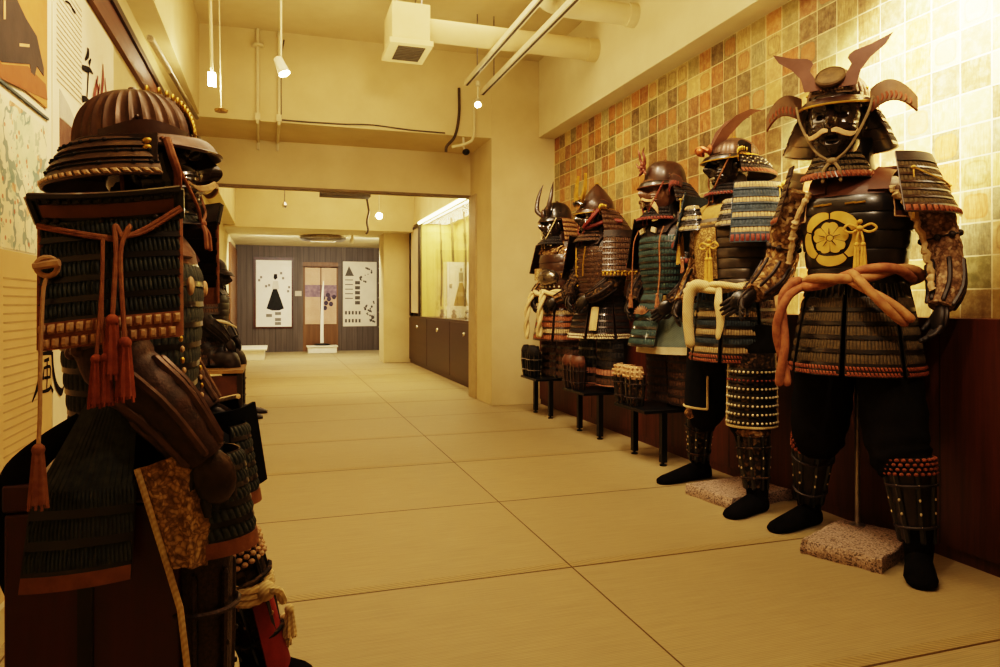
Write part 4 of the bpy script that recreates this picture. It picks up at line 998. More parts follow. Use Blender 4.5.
    # arms
    sleeve(rt, [(.21, .0, 1.47), (.265, .02, 1.34), (.30, .03, 1.2), (.315, -.01, 1.07), (.30, -.06, .985)], [BROC1, LEATHERD, LEATHERD], (.075, .072, .062, .06, .042), hd=(-.08, -.25, -.95), hn=(-.6, -.35, .1), thumb=1, hand_mat=GLOVE)
    sleeve(rt, [(-.21, .0, 1.47), (-.27, .02, 1.33), (-.31, .04, 1.2), (-.345, -.02, 1.10), (-.37, -.12, 1.04)], [BROC2, LEATHERD, LEATHERD], (.075, .07, .062, .06, .042), hd=(-.35, -.75, -.55), hn=(.75, -.2, -.5), thumb=-1, hand_mat=GLOVE)
    for pts in ([(.145, -.13, 1.44), (.2, -.11, 1.37), (.235, -.08, 1.28), (.262, -.06, 1.16), (.28, -.08, 1.05)], [(-.14, -.14, 1.44), (-.19, -.12, 1.36), (-.225, -.08, 1.27), (-.25, -.04, 1.17)]):
        fb = MB(); P = cr(pts, 10); fb.tube([p+V((random.uniform(-.004, .004),)*3) for p in P], [random.uniform(.009, .016) for _ in range(len(P))], 7, 0)
        part('fur_edging', fb, noisy('pale_fur', '#b79a70', '#d0b88c', 120, .95, 0, .003), rt)
    # skirt, belt, legs
    skirt(rt, [LAC, KHAKI, ORANGE], panels=7, rows=5, ncord=15, top=(.182, .157, 1.075), bot=(.243, .22, .725), bead=.1, a_off=25.7)
    bb = MB(); bb.rope([(.16, .12, 1.10), (.215, -.0, 1.105), (.16, -.16, 1.125), (.05, -.205, 1.105), (-.08, -.2, 1.085), (-.2, -.1, 1.075), (-.235, .02, 1.08), (-.16, .13, 1.09), (0, .17, 1.1), (.16, .12, 1.10)], .03, 2, .40, 10, 0, 1)
    bb.rope([(-.17, -.165, 1.08), (-.215, -.2, 1.03), (-.232, -.215, .92), (-.225, -.21, .8), (-.222, -.21, .68)], .028, 2, .42, 10, 0)
    bb.rope([(.03, -.215, 1.1), (.08, -.235, 1.06), (.15, -.235, 1.0), (.215, -.2, .935)], .027, 2, .5, 10, 1)
    part('belt_rope', bb, [ROPEA, ROPEB], rt, 'thick twisted red-brown cloth belt')
    legs(rt, TROUS, [((.16, -.07, .46), (.20, -.10, .36)), ((-.155, .06, .48), (-.185, .11, .38))], rad=(.115, .12, .115, .11, .09))
    shin(rt, (.20, -.10, .42), (.235, -.12, .12), [LEATHERD, LAC, ORANGE, STUD], (.085, .068, .052))
    shin(rt, (-.185, .10, .43), (-.235, .2, .12), [LEATHERD, LAC, ORANGE, STUD], (.085, .068, .052))
    boot(rt, (.24, -.125, .13), (.275, -.30, 0), BOOT); boot(rt, (-.238, .21, .13), (-.325, .0, 0), BOOT)
    # back of the legs: cloth hanging behind
    return rt
armour_a()

# ================================================================== ARMOUR 2, standing with striped shoulder guard
def armour_b():
    rt = thing('samurai_armor', 'standing armour with navy and cream striped shoulder guard and cream rope belt', 'samurai armour', (2.22, 3.02, 0), R(-82))
    Mh = head_matrix(1.735, -20, 0, y=.0) @ Matrix.Scale(.88, 4)
    M = dict(bowl=IRONB, visor=LAC, trim=GOLD, neck=LAC, cords=[BLACKL], bead=ORANGE)
    h = helmet(rt, Mh, M, ribs=24, rows=3, ncord=30, flare=(.2, .225), drop=.115, visor=.06, bead=.22, h=.115, a_back=76)
    st = MB(Mh); S = cone((.125, .145, -.012), (.195, .22, -.1), 78, 282, c=(0, .006))
    for k in range(26):
        u = (k+.5)/26
        for v in (.2, .5): st.ell(S(u, v+.1*(k % 2))+nrm(S, u, v)*.011, (.005, .005, .004), 6, 5)
    part('stud', st, STUD, h)
    turnbacks(h, Mh, [LAC, GOLD, LACB], z=-.015, x0=.12, y0=-.03, ln=.05, hgt=.075, droop=.02)
    for s in (-1, 1):
        P = [(0, 0), (.05, -.012), (.1, .06), (.165, .125), (.225, .165), (.275, .178), (.2, .182), (.12, .152), (.05, .09)]
        mb = MB(Mh); mb.prism(P, lambda y, z, d: V((s*(.012+.45*z*(1 if s > 0 else .6))+d, -.15+y, .05+z*1.15)), .005); part('crest_feather', mb, KUWA, h)
    cb = MB(Mh); cb.ell((0, -.15, .045), (.03, .012, .03), 12, 8); cb.tube(cr([(-.03, -.165, .02), (-.04, -.2, .03), (-.02, -.215, .045), (.01, -.2, .05), (.03, -.17, .03)], 5), .014, 8); cb.ell((0, -.205, .03), (.026, .026, .026), 12, 8)
    part('front_ornament', cb, noisy('red_gold', '#8a4428', '#b5713a', 40, .4, .4, .001), h)
    mask(rt, Mh, MASKM, STUD, ORCORD, hair=False, mouth=STUD)
    throat(rt, Mh, [LAC, BLACKL, REDL], rows=3, ncord=22, drop=.075, flare=.06)
    GREY = noisy('grey_iron_plate', '#4a4540', '#6f675c', 12, .35, .55, .001)
    cu = cuirass(rt, None, [GREY, noisy('gold_fabric', '#8a7038', '#a98c4c', 30, .7, 0, .001)], plates=7, step=.008)
    gp = MB(); S = shell([(1.40, .2, .17), (1.32, .205, .178), (1.2, .197, .172), (1.12, .185, .162)], -34, 16); gp.grid(S, 14, 8, 0, thick=-.006)
    part('breast_cloth', gp, GOLDCLOTH, cu)
    bow_tassel(cu, (.03, -.185, 1.28), (.1, -1, 0), GOLDCORD, 1.3, .11)
    SM = [NAVY, NAVY, CREAM, REDL, LACB]
    for s in (1, -1):
        o, S = sode(rt, s, SM, c=(.09, .0), r=.185, half=50, mid=76, z=(1.575, 1.29), tilt=.06, rows=7, ncord=24, cords=(2, 1), bead=.12, board=False)
        cord_tassel(o, S, (.62, .1), (.86, .12), GOLDCORD, ln=(.09, .09), drop=(.2, .24))
        if s > 0:
            sb = MB(); Sx = S; bow = (S(.74, .12)+nrm(S, .74, .12)*.02); tassel(sb, bow, .05, .022); sb.ell(bow+V((0, 0, .015)), (.03, .03, .02), 10, 7); part('shoulder_knot', sb, GOLDCORD, o)
    for s in (-1, 1):     # striped
        ab = MB()
        S = cone((.035, .03, 1.50), (.085, .06, 1.37), -95, 95, c=(s*.135, -.15)); lam(ab, S, 5, 10, .005, 0, (1, 2))
        part('armpit_guard', ab, [LAC, CREAM, BLACKL], rt)
    sleeve(rt, [(.21, .0, 1.47), (.265, .03, 1.34), (.29, .03, 1.2), (.29, -.06, 1.1), (.25, -.16, 1.04)], [BROC2, LEATHERD, LAC], (.075, .07, .062, .058, .042), hd=(-.3, -.7, -.5), hn=(-.7, .1, -.3), thumb=1, hand_mat=GLOVE)
    sleeve(rt, [(-.21, .0, 1.47), (-.265, .03, 1.34), (-.29, .03, 1.2), (-.29, -.04, 1.08), (-.26, -.12, 1.0)], [BROC2, LEATHERD, LAC], (.075, .07, .062, .058, .042), hd=(.2, -.6, -.65), hn=(.7, .1, -.3), thumb=-1, hand_mat=GLOVE)
    skirt(rt, [LAC, NAVY, CREAM, ORANGE], panels=7, rows=6, ncord=13, top=(.182, .157, 1.06), bot=(.215, .2, .715), bead=.1, cords=(1, 2), a_off=0, only=[0, 1, 6])
    skirt(rt, [LAC, BROWNL, KHAKI, LEATHERD], panels=7, rows=5, ncord=10, top=(.182, .157, 1.06), bot=(.215, .2, .735), bead=.1, cords=(1, 1, 2), a_off=0, only=[2, 3, 4, 5])
    bb = MB(); bb.rope([(.16, .12, 1.07), (.215, -.0, 1.075), (.17, -.155, 1.075), (.05, -.205, 1.075), (-.1, -.2, 1.075), (-.2, -.11, 1.065), (-.225, .02, 1.07), (-.16, .13, 1.07), (0, .17, 1.07), (.16, .12, 1.07)], .028, 2, .4, 10)
    bb.tube(cr([(.03, -.21, 1.08), (-.01, -.245, 1.085), (-.035, -.262, 1.04), (-.04, -.268, .93), (-.03, -.262, .80)], 8), [.028, .03, .028, .026, .024], 12, 0, round_end=True)
    bb.tube(cr([(.11, -.205, 1.07), (.12, -.22, 1.0), (.14, -.225, .92), (.13, -.23, .84)], 8), [.018, .026, .026, .016], 10, 0, flat=.4, round_end=True)
    part('belt_rope', bb, ROPEC, rt, 'thick cream cloth belt')
    legs(rt, TROUS, [((.14, -.05, .46), (.165, -.05, .33)), ((-.24, .07, .46), (-.34, .09, .34))], rad=(.12, .12, .105, .09, .07))
    # thigh guard with rows of pale beads, and pale border
    for s, c in ((1, (.145, -.03)),):
        mb = MB(); S = cone((.105, .11, .76), (.112, .12, .41), s*48-75, s*48+75, c=c)
        mb.grid(S, 24, 8, 0, thick=.008)
        for r in range(7):
            lamv = .2+r*.115
            mb.grid(lambda u, v: S(u, lerp(lamv, lamv+.085, v))+nrm(S, u, lamv)*(.003+.004*v), 20, 2, 1, thick=.003)
            for k in range(15):
                u = (k+.5)/15; mb.ell(S(u, lamv+.05)+nrm(S, u, lamv)*.009, (.0058, .0058, .006), 6, 5, 2 if r not in (1,) else 3)
        for q in 'lrb': edge(mb, S, q, .007, 4, 18, .002)
        part('thigh_guard', mb, [BROC3, LAC, STUD, REDL, ROPEC], rt)
    mb = MB(); S = cone((.125, .125, .76), (.14, .14, .45), -110, 40, c=(-.2, .03)); mb.grid(S, 24, 8, 0, thick=.008)
    for q in 'lrb': edge(mb, S, q, .006, 1, 18, .002)
    part('thigh_guard', mb, [BLUESHEEN, ROPEC], rt, 'plain dark thigh cloth with a pale border')
    shin(rt, (.165, -.05, .4), (.195, -.055, .12), [BROC3, LAC, STUD], (.075, .066, .05), cuff=False, n=8)
    shin(rt, (-.345, .085, .40), (-.42, .135, .12), [BROC3, LAC, STUD], (.075, .062, .05), cuff=False, n=8)
    boot(rt, (.195, -.045, .13), (.22, -.245, 0), BOOT); boot(rt, (-.42, .15, .13), (-.415, -.13, 0), BOOT)
    for x, y in ((.165, -.05), (-.345, .085)): part('knee_wrap', MB().ell((x, y, .385), (.088, .088, .045), 16, 9), BROC2, rt)
    return rt
armour_b()

# ================================================================== stones with posts
def display_stone(label, loc, rz, sx, sy, h, post):
    t = thing('stone_display_base', label, 'display stand', loc, rz)
    mb = MB(); n = 9; random.seed(int(loc[1]*10))
    ring = []
    for k in range(4):
        c0 = [(-1, -1), (1, -1), (1, 1), (-1, 1)][k]; c1 = [(-1, -1), (1, -1), (1, 1), (-1, 1)][(k+1) % 4]
        for i in range(n): ring.append((lerp(c0[0], c1[0], i/n)*sx/2+random.uniform(-.006, .006), lerp(c0[1], c1[1], i/n)*sy/2+random.uniform(-.006, .006)))
    rows = [(0, 1.0), (.3, 1.015), (.65, 1.01), (.92, .995), (1.0, .975)]
    mb.loft([[V((x*k+random.uniform(-.004, .004)*(0 < z < 1), y*k+random.uniform(-.004, .004)*(0 < z < 1), z*h)) for x, y in ring] for z, k in rows], 0)
    part('stone_slab', mb, GRANITE, t, sharp=30)
    pb = MB().tube([V((*post, h)), V((*post, .95))], .011, 10).lathe([(.03, h), (.03, h+.006), (.014, h+.012)], 14, (post[0], post[1], 0))
    part('post', pb, STEEL, t)
display_stone('grey-pink stone slab with metal post between the feet of the crested antler-helmet armour', (2.245, 2.25, 0), R(-65), .30, .40, .055, (-.06, .15))
display_stone('grey-pink stone slab between the feet of the striped-shoulder armour', (2.27, 3.06, 0), R(8), .40, .32, .055, (.13, .0))

# ================================================================== ARMOURS 3-5 on stands
def stand(label, y, w=.40, ytop=.345, x0=2.27):
    t = thing('display_stand', label, 'display stand', (x0, y, 0))
    part('shelf', MB().bx(-.14, .215, -w/2, w/2, ytop-.02, ytop), BLACKMETAL, t, bevel=.002)
    for sx in (0.0,):
        for sy in (-1, 1):
            l = part('leg', MB().bx(sx-.018, sx+.018, sy*(w/2-.02)-.018, sy*(w/2-.02)+.018, .022, ytop-.02), BLACKMETAL, t)
            part('foot', MB().lathe([(.022, 0), (.022, .008), (.008, .012), (.008, .024)], 14, (sx, sy*(w/2-.02), 0)), BLACKMETAL, l)
    part('post', MB().tube([V((.15, 0, ytop)), V((.15, 0, 1.42))], .016, 10), BLACKMETAL, t)
    return t
def shin_pair(y, z, mats, labs, grp, dx=(0, 0), h=.22, fur=False, x0=2.27):
    for k, s in enumerate((-1, 1)):
        t = thing('armor_shin_guard', labs[k], 'shin guard', (x0-.065, y+.02+s*.075, z), R(-90+s*6), grp)
        mb = MB(); S = cone((.066, .07, h), (.05, .055, 0.0), -115, 115, bulge=.008); mb.grid(S, 24, 8, 0, thick=.006)
        for q in range(7):
            u = .08+.14*q; mb.tube([S(u, v/6)+nrm(S, u, v/6)*.004 for v in range(0, 7)], .0095, 6, 1, flat=.6, round_end=True)
        part('splint_shell', mb, mats[:2], t)
        kb = MB(); Sk = cone((.058, .06, h+.055), (.07, .074, h-.03), -100, 100, bulge=.014); kb.grid(Sk, 20, 5, 0, thick=.008)
        if fur:
            for a in range(3):
                for b in range(9): p = Sk((b+.5)/9, .2+.28*a); kb.ell(p+nrm(Sk, (b+.5)/9, .2+.28*a)*.006, (.009, .009, .008), 7, 5, 0)
        part('knee_cap', kb, [mats[2]], t)
        tb = MB()
        for v in (.3, .72): tb.tube([S(u/12, v)+nrm(S, u/12, v)*.014 for u in range(13)], .0045, 5, 0)
        part('tie_cord', tb, [mats[3]], t)
def armour_c():
    rt = thing('samurai_armor', 'teal laced armour with red flower ornament on a rounded dark helmet, third from right', 'samurai armour', (2.40, 3.92, 0), R(-84))
    Mh = head_matrix(1.755, -8, 0, y=-.04)
    M = dict(bowl=LACB, visor=LAC, trim=LEATHER, neck=IRON, cords=[BLACKL], bead=ORANGE)
    h = helmet(rt, Mh, M, ribs=14, rib=.012, rows=5, ncord=34, flare=(.215, .24), drop=.14, visor=.045, h=.145, shape=.62, a_back=78)
    turnbacks(h, Mh, [LACB, REDL, LEATHER], z=-.05, x0=.12, y0=-.035, ln=.06, hgt=.08, droop=.02)
    ob = MB(Mh); c = V((0, -.15, .095)); ob.M = Mh @ Matrix.Translation(c) @ Matrix.Scale(.92, 4) @ Matrix.Translation(-c)
    for k in range(7):
        a = 2*pi*k/7; ob.ell(c+V((.026*cos(a), -.01, .026*sin(a))), (.017, .012, .017), 9, 6)
    ob.ell(c+V((0, -.02, 0)), (.014, .01, .014), 9, 6)
    for s in (-1, 1):
        ob.tube(cr([c+V((s*.01, 0, .02)), c+V((s*.03, -.01, .06)), c+V((s*.025, -.02, .1)), c+V((s*.045, -.02, .13))], 5), [.012, .009, .003], 7)
        ob.tube(cr([c+V((s*.01, 0, -.01)), c+V((s*.04, -.02, .01)), c+V((s*.055, -.03, .04))], 5), [.011, .008, .003], 7)
        ob.tube(cr([c+V((s*.01, 0, -.02)), c+V((s*.035, -.01, -.04)), c+V((s*.05, -.012, -.05))], 5), [.011, .009, .004], 7)
    part('flower_ornament', ob, noisy('red_ornament', '#66342a', '#87503e', 40, .45, .2, .001), h)
    mask(rt, Mh, noisy('brown_mask', '#4a3224', '#6f4f38', 20, .35, .1, .0005), HAIR, REDL, whiskers=True)
    throat(rt, Mh, [LAC, BLACKL, REDL], rows=3, ncord=20, drop=.09)
    cuirass(rt, None, [LAC, LEATHERD, TEAL], laced=9, cords=(2,), z0=1.05, round_=.01)
    for s in (-1, 1):
        sb = MB(); sb.tube(cr([(s*.13, -.15, 1.47), (s*.135, -.185, 1.38), (s*.145, -.19, 1.2), (s*.14, -.2, 1.06)], 8), .004, 6); tassel(sb, (s*.14, -.205, 1.05), .07, .014); part('chest_cord', sb, ORCORD, rt)
    for s in (-1, 1): part('chest_plate', MB().box((s*.06, -.172, 1.455), (.045, .012, .03), 0, Matrix.Rotation(s*.3, 3, 'Y')), STUD, rt)
    SM = [LAC, BLACKL, REDL, LACB]
    for s in (1, -1):
        o, S = sode(rt, s, SM, c=(.09, .02), r=.19, half=42, mid=86, z=(1.55, 1.24), tilt=.05, rows=7, ncord=20, bead=.09)
        cord_tassel(o, S, (.05, .12), (.1, .8), ORCORD, ln=(.06, .06), drop=(.05, .06))
    skirt(rt, [LAC, TEAL, TEAL], panels=5, rows=6, ncord=22, top=(.18, .155, 1.06), bot=(.24, .262, .735), bead=0, only=[0], cord_up=False, gap=2)
    fb = MB(); c = V((.01, -.225, .93))
    for k in range(9):
        a = R(20+k*18); fb.tube(cr([c, c+V((.05*cos(a), -.008, .03*sin(a))), c+V((.085*cos(a+.2), -.004, .055*sin(a+.2)))], 4), [.004, .006, .002], 6)
    part('flower_knot', fb, noisy('dry_stems', '#8a6248', '#a97e5c', 50, .8, 0, .001), rt)
    cb = MB()
    S = cone((.19, .165, 1.0), (.265, .215, .70), -100, 100, c=(0, .03)); cb.grid(S, 40, 8, 0, thick=.006)
    S2 = cone((.262, .212, .73), (.268, .218, .685), -100, 100, c=(0, .03)); cb.grid(lambda u, v: S2(u, v)+nrm(S2, u, v)*.005, 40, 2, 1, thick=.004)
    part('under_apron', cb, [BLUECLOTH, PALECLOTH], rt, 'grey-blue cloth with a pale hem')
    sleeve(rt, [(.21, .0, 1.47), (.26, .03, 1.34), (.285, .02, 1.2), (.26, -.08, 1.08), (.2, -.15, 1.0)], [BROC3, LEATHERD, LAC], (.07, .065, .06, .055, .042), hd=(-.3, -.6, -.6), hn=(-.7, .1, -.3), thumb=1, hand_mat=GLOVE)
    sleeve(rt, [(-.21, .0, 1.47), (-.26, .03, 1.34), (-.285, .02, 1.2), (-.26, -.08, 1.08), (-.2, -.15, 1.0)], [BROC3, LEATHERD, LAC], (.07, .065, .06, .055, .042), hd=(.3, -.6, -.6), hn=(.7, .1, -.3), thumb=-1, hand_mat=GLOVE)
    for s in (-1, 1):
        mb = MB(); S = cone((.115, .1, .74), (.13, .08, .37), -85 if s < 0 else -55, 55 if s < 0 else 85, c=(s*.11, .03)); lam(mb, S, 7, 13, .006, 0, (1,), nu=14); edge(mb, S, 'b', .005, 0)
        part('thigh_guard', mb, [LEATHERD, BROWNL], rt)
    stand('black metal stand with shelf under the teal laced armour', 3.97)
    shin_pair(3.97+.08, .346, [BROC3, LAC, BEADC, LEATHERD], ['black shin guard with beaded beige cap on the nearest stand, left one', 'black shin guard with beaded beige cap on the nearest stand, right one'], 'shin guards on the nearest stand', h=.2, fur=True)
armour_c()
def armour_d():
    rt = thing('samurai_armor', 'dark armour with tall pointed helmet and gold front horns', 'samurai armour', (2.37, 4.85, 0), R(-80))
    Mh = head_matrix(1.70, -10, 0, y=-.04)
    M = dict(bowl=LACB, visor=LACB, trim=GOLD, neck=LACB, cords=[BROWNL], bead=ORANGE)
    h = helmet(rt, Mh, M, ribs=10, rib=.01, rows=4, ncord=30, flare=(.235, .26), drop=.16, visor=.045, h=.13, shape=.85, peak=.075, a_back=76)
    turnbacks(h, Mh, [LACB, GOLD, LEATHER], z=-.02, x0=.12, y0=-.035, ln=.05, hgt=.07, droop=.02)
    for s in (-1, 1):
        P = [(.012, 0), (.045, 0), (.078, .05), (.095, .11), (.09, .17), (.066, .24), (.068, .17), (.06, .11), (.035, .05)]
        crest_plate(h, Mh, [(s*x, z) for x, z in P], GOLD, -.165, .12, .022, 'crest_horn', .03)
    bb = MB(Mh)
    bb.tube(cr([(-.07, -.15, .035), (-.03, -.178, .05), (0, -.185, .04), (.03, -.178, .05), (.07, -.15, .035)], 6), [.006, .014, .01, .014, .006], 8)
    bb.tube(cr([(-.06, -.155, .075), (0, -.17, .06), (.06, -.155, .075)], 6), [.004, .01, .004], 8)
    part('brow_ornament', bb, LAC, h)
    mask(rt, Mh, MASKM, HAIR, REDL, hair=False)
    rb = MB(Mh); rb.tube(cr([(.13, -.05, -.01), (.12, -.1, -.07), (.06, -.13, -.14), (.15, .02, -.09), (.22, .1, -.1)], 6), .015, 8); part('red_cord', rb, noisy('dark_red_cord', '#5c1c14', '#7a2c20', 50, .6, 0, .001), h)
    throat(rt, Mh, [LAC, BROWNL, LACB], rows=3, ncord=20, drop=.09, bead=False)
    cu = cuirass(rt, None, [LACB, LEATHERD, BROWNL], laced=10, cords=(2,), z0=1.05)
    gb = MB()
    for x in (-.06, .06): gb.tube(cr([(x, -.19, 1.42), (x*.8, -.2, 1.3), (x*.7, -.2, 1.2)], 6), .005, 6, 0)
    for z in (1.33, 1.27, 1.2, 1.13): gb.ell((-.05, -.185, z), (.008, .006, .01), 8, 5, 0)
    part('gold_fitting', gb, GOLD, cu)
    SM = [LACB, BROWNL, GOLD, LEATHERD]
    for s in (1, -1):
        o, S = sode(rt, s, SM, c=(.1, .02), r=.2, half=46, mid=84, z=(1.53, 1.2), tilt=.06, rows=6, ncord=20, bead=.1, t=.008)
        gb = MB(); gb.tube([S(q/12, .93)+nrm(S, q/12, .93)*.013 for q in range(13)], .004, 5)
        for k in range(9): gb.ell(S((k+.5)/9, .93)+nrm(S, (k+.5)/9, .93)*.014, (.010, .010, .008), 8, 6)
        part('gold_stud', gb, GOLD, o)
    sleeve(rt, [(.21, .0, 1.45), (.25, .0, 1.32), (.265, -.06, 1.18), (.21, -.16, 1.08), (.12, -.21, 1.04)], [BROC3, LEATHERD, LAC], (.07, .065, .06, .055, .042), hd=(-.5, -.5, -.6), hn=(-.6, .2, -.4), thumb=1, hand_mat=GLOVE)
    sleeve(rt, [(-.21, .0, 1.45), (-.25, .0, 1.32), (-.265, -.06, 1.18), (-.21, -.16, 1.08), (-.12, -.21, 1.04)], [BROC3, LEATHERD, LAC], (.07, .065, .06, .055, .042), hd=(.5, -.5, -.6), hn=(.6, .2, -.4), thumb=-1, hand_mat=GLOVE)
    skirt(rt, [LACB, BLACKL, STUD], panels=7, rows=5, ncord=12, top=(.182, .157, 1.05), bot=(.25, .24, .74), bead=.11)
    cb = MB(); S = quad((.14, -.19, .97), (.19, -.16, .97), (.155, -.225, .80), (.205, -.195, .80), .01); cb.grid(S, 8, 8, 0, thick=.005); part('pale_sash', cb, ROPEC, rt)
    for s in (-1, 1):
        mb = MB(); S = cone((.12, .12, .78), (.15, .125, .39), -85 if s < 0 else -55, 55 if s < 0 else 85, c=(s*.12, .03)); lam(mb, S, 6, 12, .007, 0, (1, 1, 1, 1, 2, 3), nu=14); edge(mb, S, 'b', .006, 2)
        part('thigh_guard', mb, [LAC, BLACKL, noisy('rose_lacing', '#8a5c46', '#a87860', 50, .8, 0, .0008), BROWNL], rt)
    stand('black metal stand with shelf under the pointed-helmet armour', 4.85)
    shin_pair(4.85+.08, .346, [LEATHERD, LACB, LEATHER, LEATHERD], ['brown shin guard with leather cap on the middle stand, left one', 'brown shin guard with leather cap on the middle stand, right one'], 'shin guards on the middle stand', h=.2)
armour_d()
def armour_e():
    rt = thing('samurai_armor', 'farthest right-hand armour with long dark bull horns and cream rope belt, beside the pillar', 'samurai armour', (2.40, 5.72, 0), R(-78))
    Mh = head_matrix(1.735, -4, 0, y=-.04)
    M = dict(bowl=LAC, visor=LAC, trim=LACB, neck=LACB, cords=[noisy('tan_lacing', '#6a4a2a', '#8a6840', 50, .8, 0, .0008)], bead=ORANGE)
    h = helmet(rt, Mh, M, ribs=10, rib=.008, rows=5, ncord=30, flare=(.21, .25), drop=.2, visor=.04, h=.15, shape=.75, a_back=78)
    for s in (-1, 1):
        hb = MB(Mh); hb.tube(cr([(s*.06, -.12, .03), (s*.10, -.145, .08), (s*.115, -.13, .17), (s*.105, -.11, .25), (s*.09, -.09, .31)], 8), [.019, .022, .018, .012, .003], 10, round_end=True)
        part('crest_horn', hb, noisy('dark_horn', '#2a211c', '#4a3c30', 30, .3, .1, .0005), h)
    nb = MB(Mh); nb.ell((0, -.145, .03), (.022, .014, .05), 10, 8); part('front_ornament', nb, LACB, h)
    mask(rt, Mh, MASKM, HAIR, ROPEC, hair=False)
    throat(rt, Mh, [LAC, BLACKL, REDL], rows=3, ncord=20, drop=.08, bead=False)
    cu = cuirass(rt, None, [LACB, BROC2, BROWNL], plates=5, z0=1.05)
    bb = MB(); bb.ell((.02, -.135, 1.22), (.13, .09, .085), 20, 12); part('breast_boss', bb, noisy('polished_iron', '#6a625a', '#8f867a', 10, .2, .9, .0004), cu)
    gb = MB(); gb.grid(lambda u, v: V((lerp(-.15, -.04, u), -.175-.03*sin(pi*u), lerp(1.3, 1.2, v))), 8, 4, 0, thick=.008); part('gold_cloth', gb, GOLDCLOTH, cu)
    pb = MB()
    for k in range(12):
        a = R(-75+k*13.6); x, y = se(a, .19, .17); pb.ell((x, y, 1.14), (.009, .009, .009), 7, 5)
    part('pale_stud', pb, STUD, cu)
    SM = [LACB, noisy('tan_lacing', '#6a4a2a', '#8a6840'), GOLD, LEATHERD]
    for s in (1, -1): sode(rt, s, SM, c=(.09, .02), r=.185, half=42, mid=86, z=(1.52, 1.27), tilt=.06, rows=6, ncord=16, bead=.0)
    sleeve(rt, [(.21, .0, 1.45), (.25, .02, 1.32), (.27, .0, 1.18), (.23, -.1, 1.08), (.16, -.17, 1.03)], [BROC2, LAC, LAC], (.07, .065, .06, .055, .042), hd=(-.5, -.5, -.6), hn=(-.6, .2, -.4), thumb=1, hand_mat=GLOVE)
    sleeve(rt, [(-.21, .0, 1.45), (-.25, .02, 1.32), (-.27, .0, 1.18), (-.23, -.1, 1.08), (-.16, -.17, 1.03)], [BROC2, LAC, LAC], (.07, .065, .06, .055, .042), hd=(.5, -.5, -.6), hn=(.6, .2, -.4), thumb=-1, hand_mat=GLOVE)
    skirt(rt, [LACB, noisy('rust_lacing', '#7a4426', '#9a6038', 50, .8, 0, .0008), CREAM], panels=5, rows=6, ncord=14, top=(.182, .157, 1.05), bot=(.25, .225, .68), bead=0, cords=(1, 2, 1))
    rb = MB(); rb.rope([(.16, .12, 1.08), (.215, -.0, 1.085), (.17, -.155, 1.085), (.05, -.205, 1.085), (-.1, -.2, 1.085), (-.2, -.11, 1.08), (-.225, .02, 1.08), (-.16, .13, 1.08), (0, .17, 1.08), (.16, .12, 1.08)], .03, 2, .3, 8)
    for x, z in ((-.12, .7), (.06, .72)): rb.rope([(x, -.215, 1.08), (x*1.1, -.245, 1.02), (x*1.15, -.265, .9), (x*1.1, -.27, z)], .026, 2, .3, 8)
    part('belt_rope', rb, ROPEC, rt, 'cream twisted rope belt')
    for s in (-1, 1):
        mb = MB(); S = cone((.12, .12, .74), (.15, .125, .36), -85 if s < 0 else -55, 55 if s < 0 else 85, c=(s*.12, .03)); lam(mb, S, 6, 12, .007, 0, (1,), nu=14)
        part('thigh_guard', mb, [LAC, BROWNL], rt)
    stand('black metal stand with shelf beside the pillar', 5.82)
    shin_pair(5.82+.06, .346, [BLUESHEEN, LAC, BLACKL, STEEL], ['black shin guard with dark cap on the stand beside the pillar, left one', 'black shin guard with dark cap on the stand beside the pillar, right one'], 'shin guards on the stand by the pillar', h=.22)
armour_e()

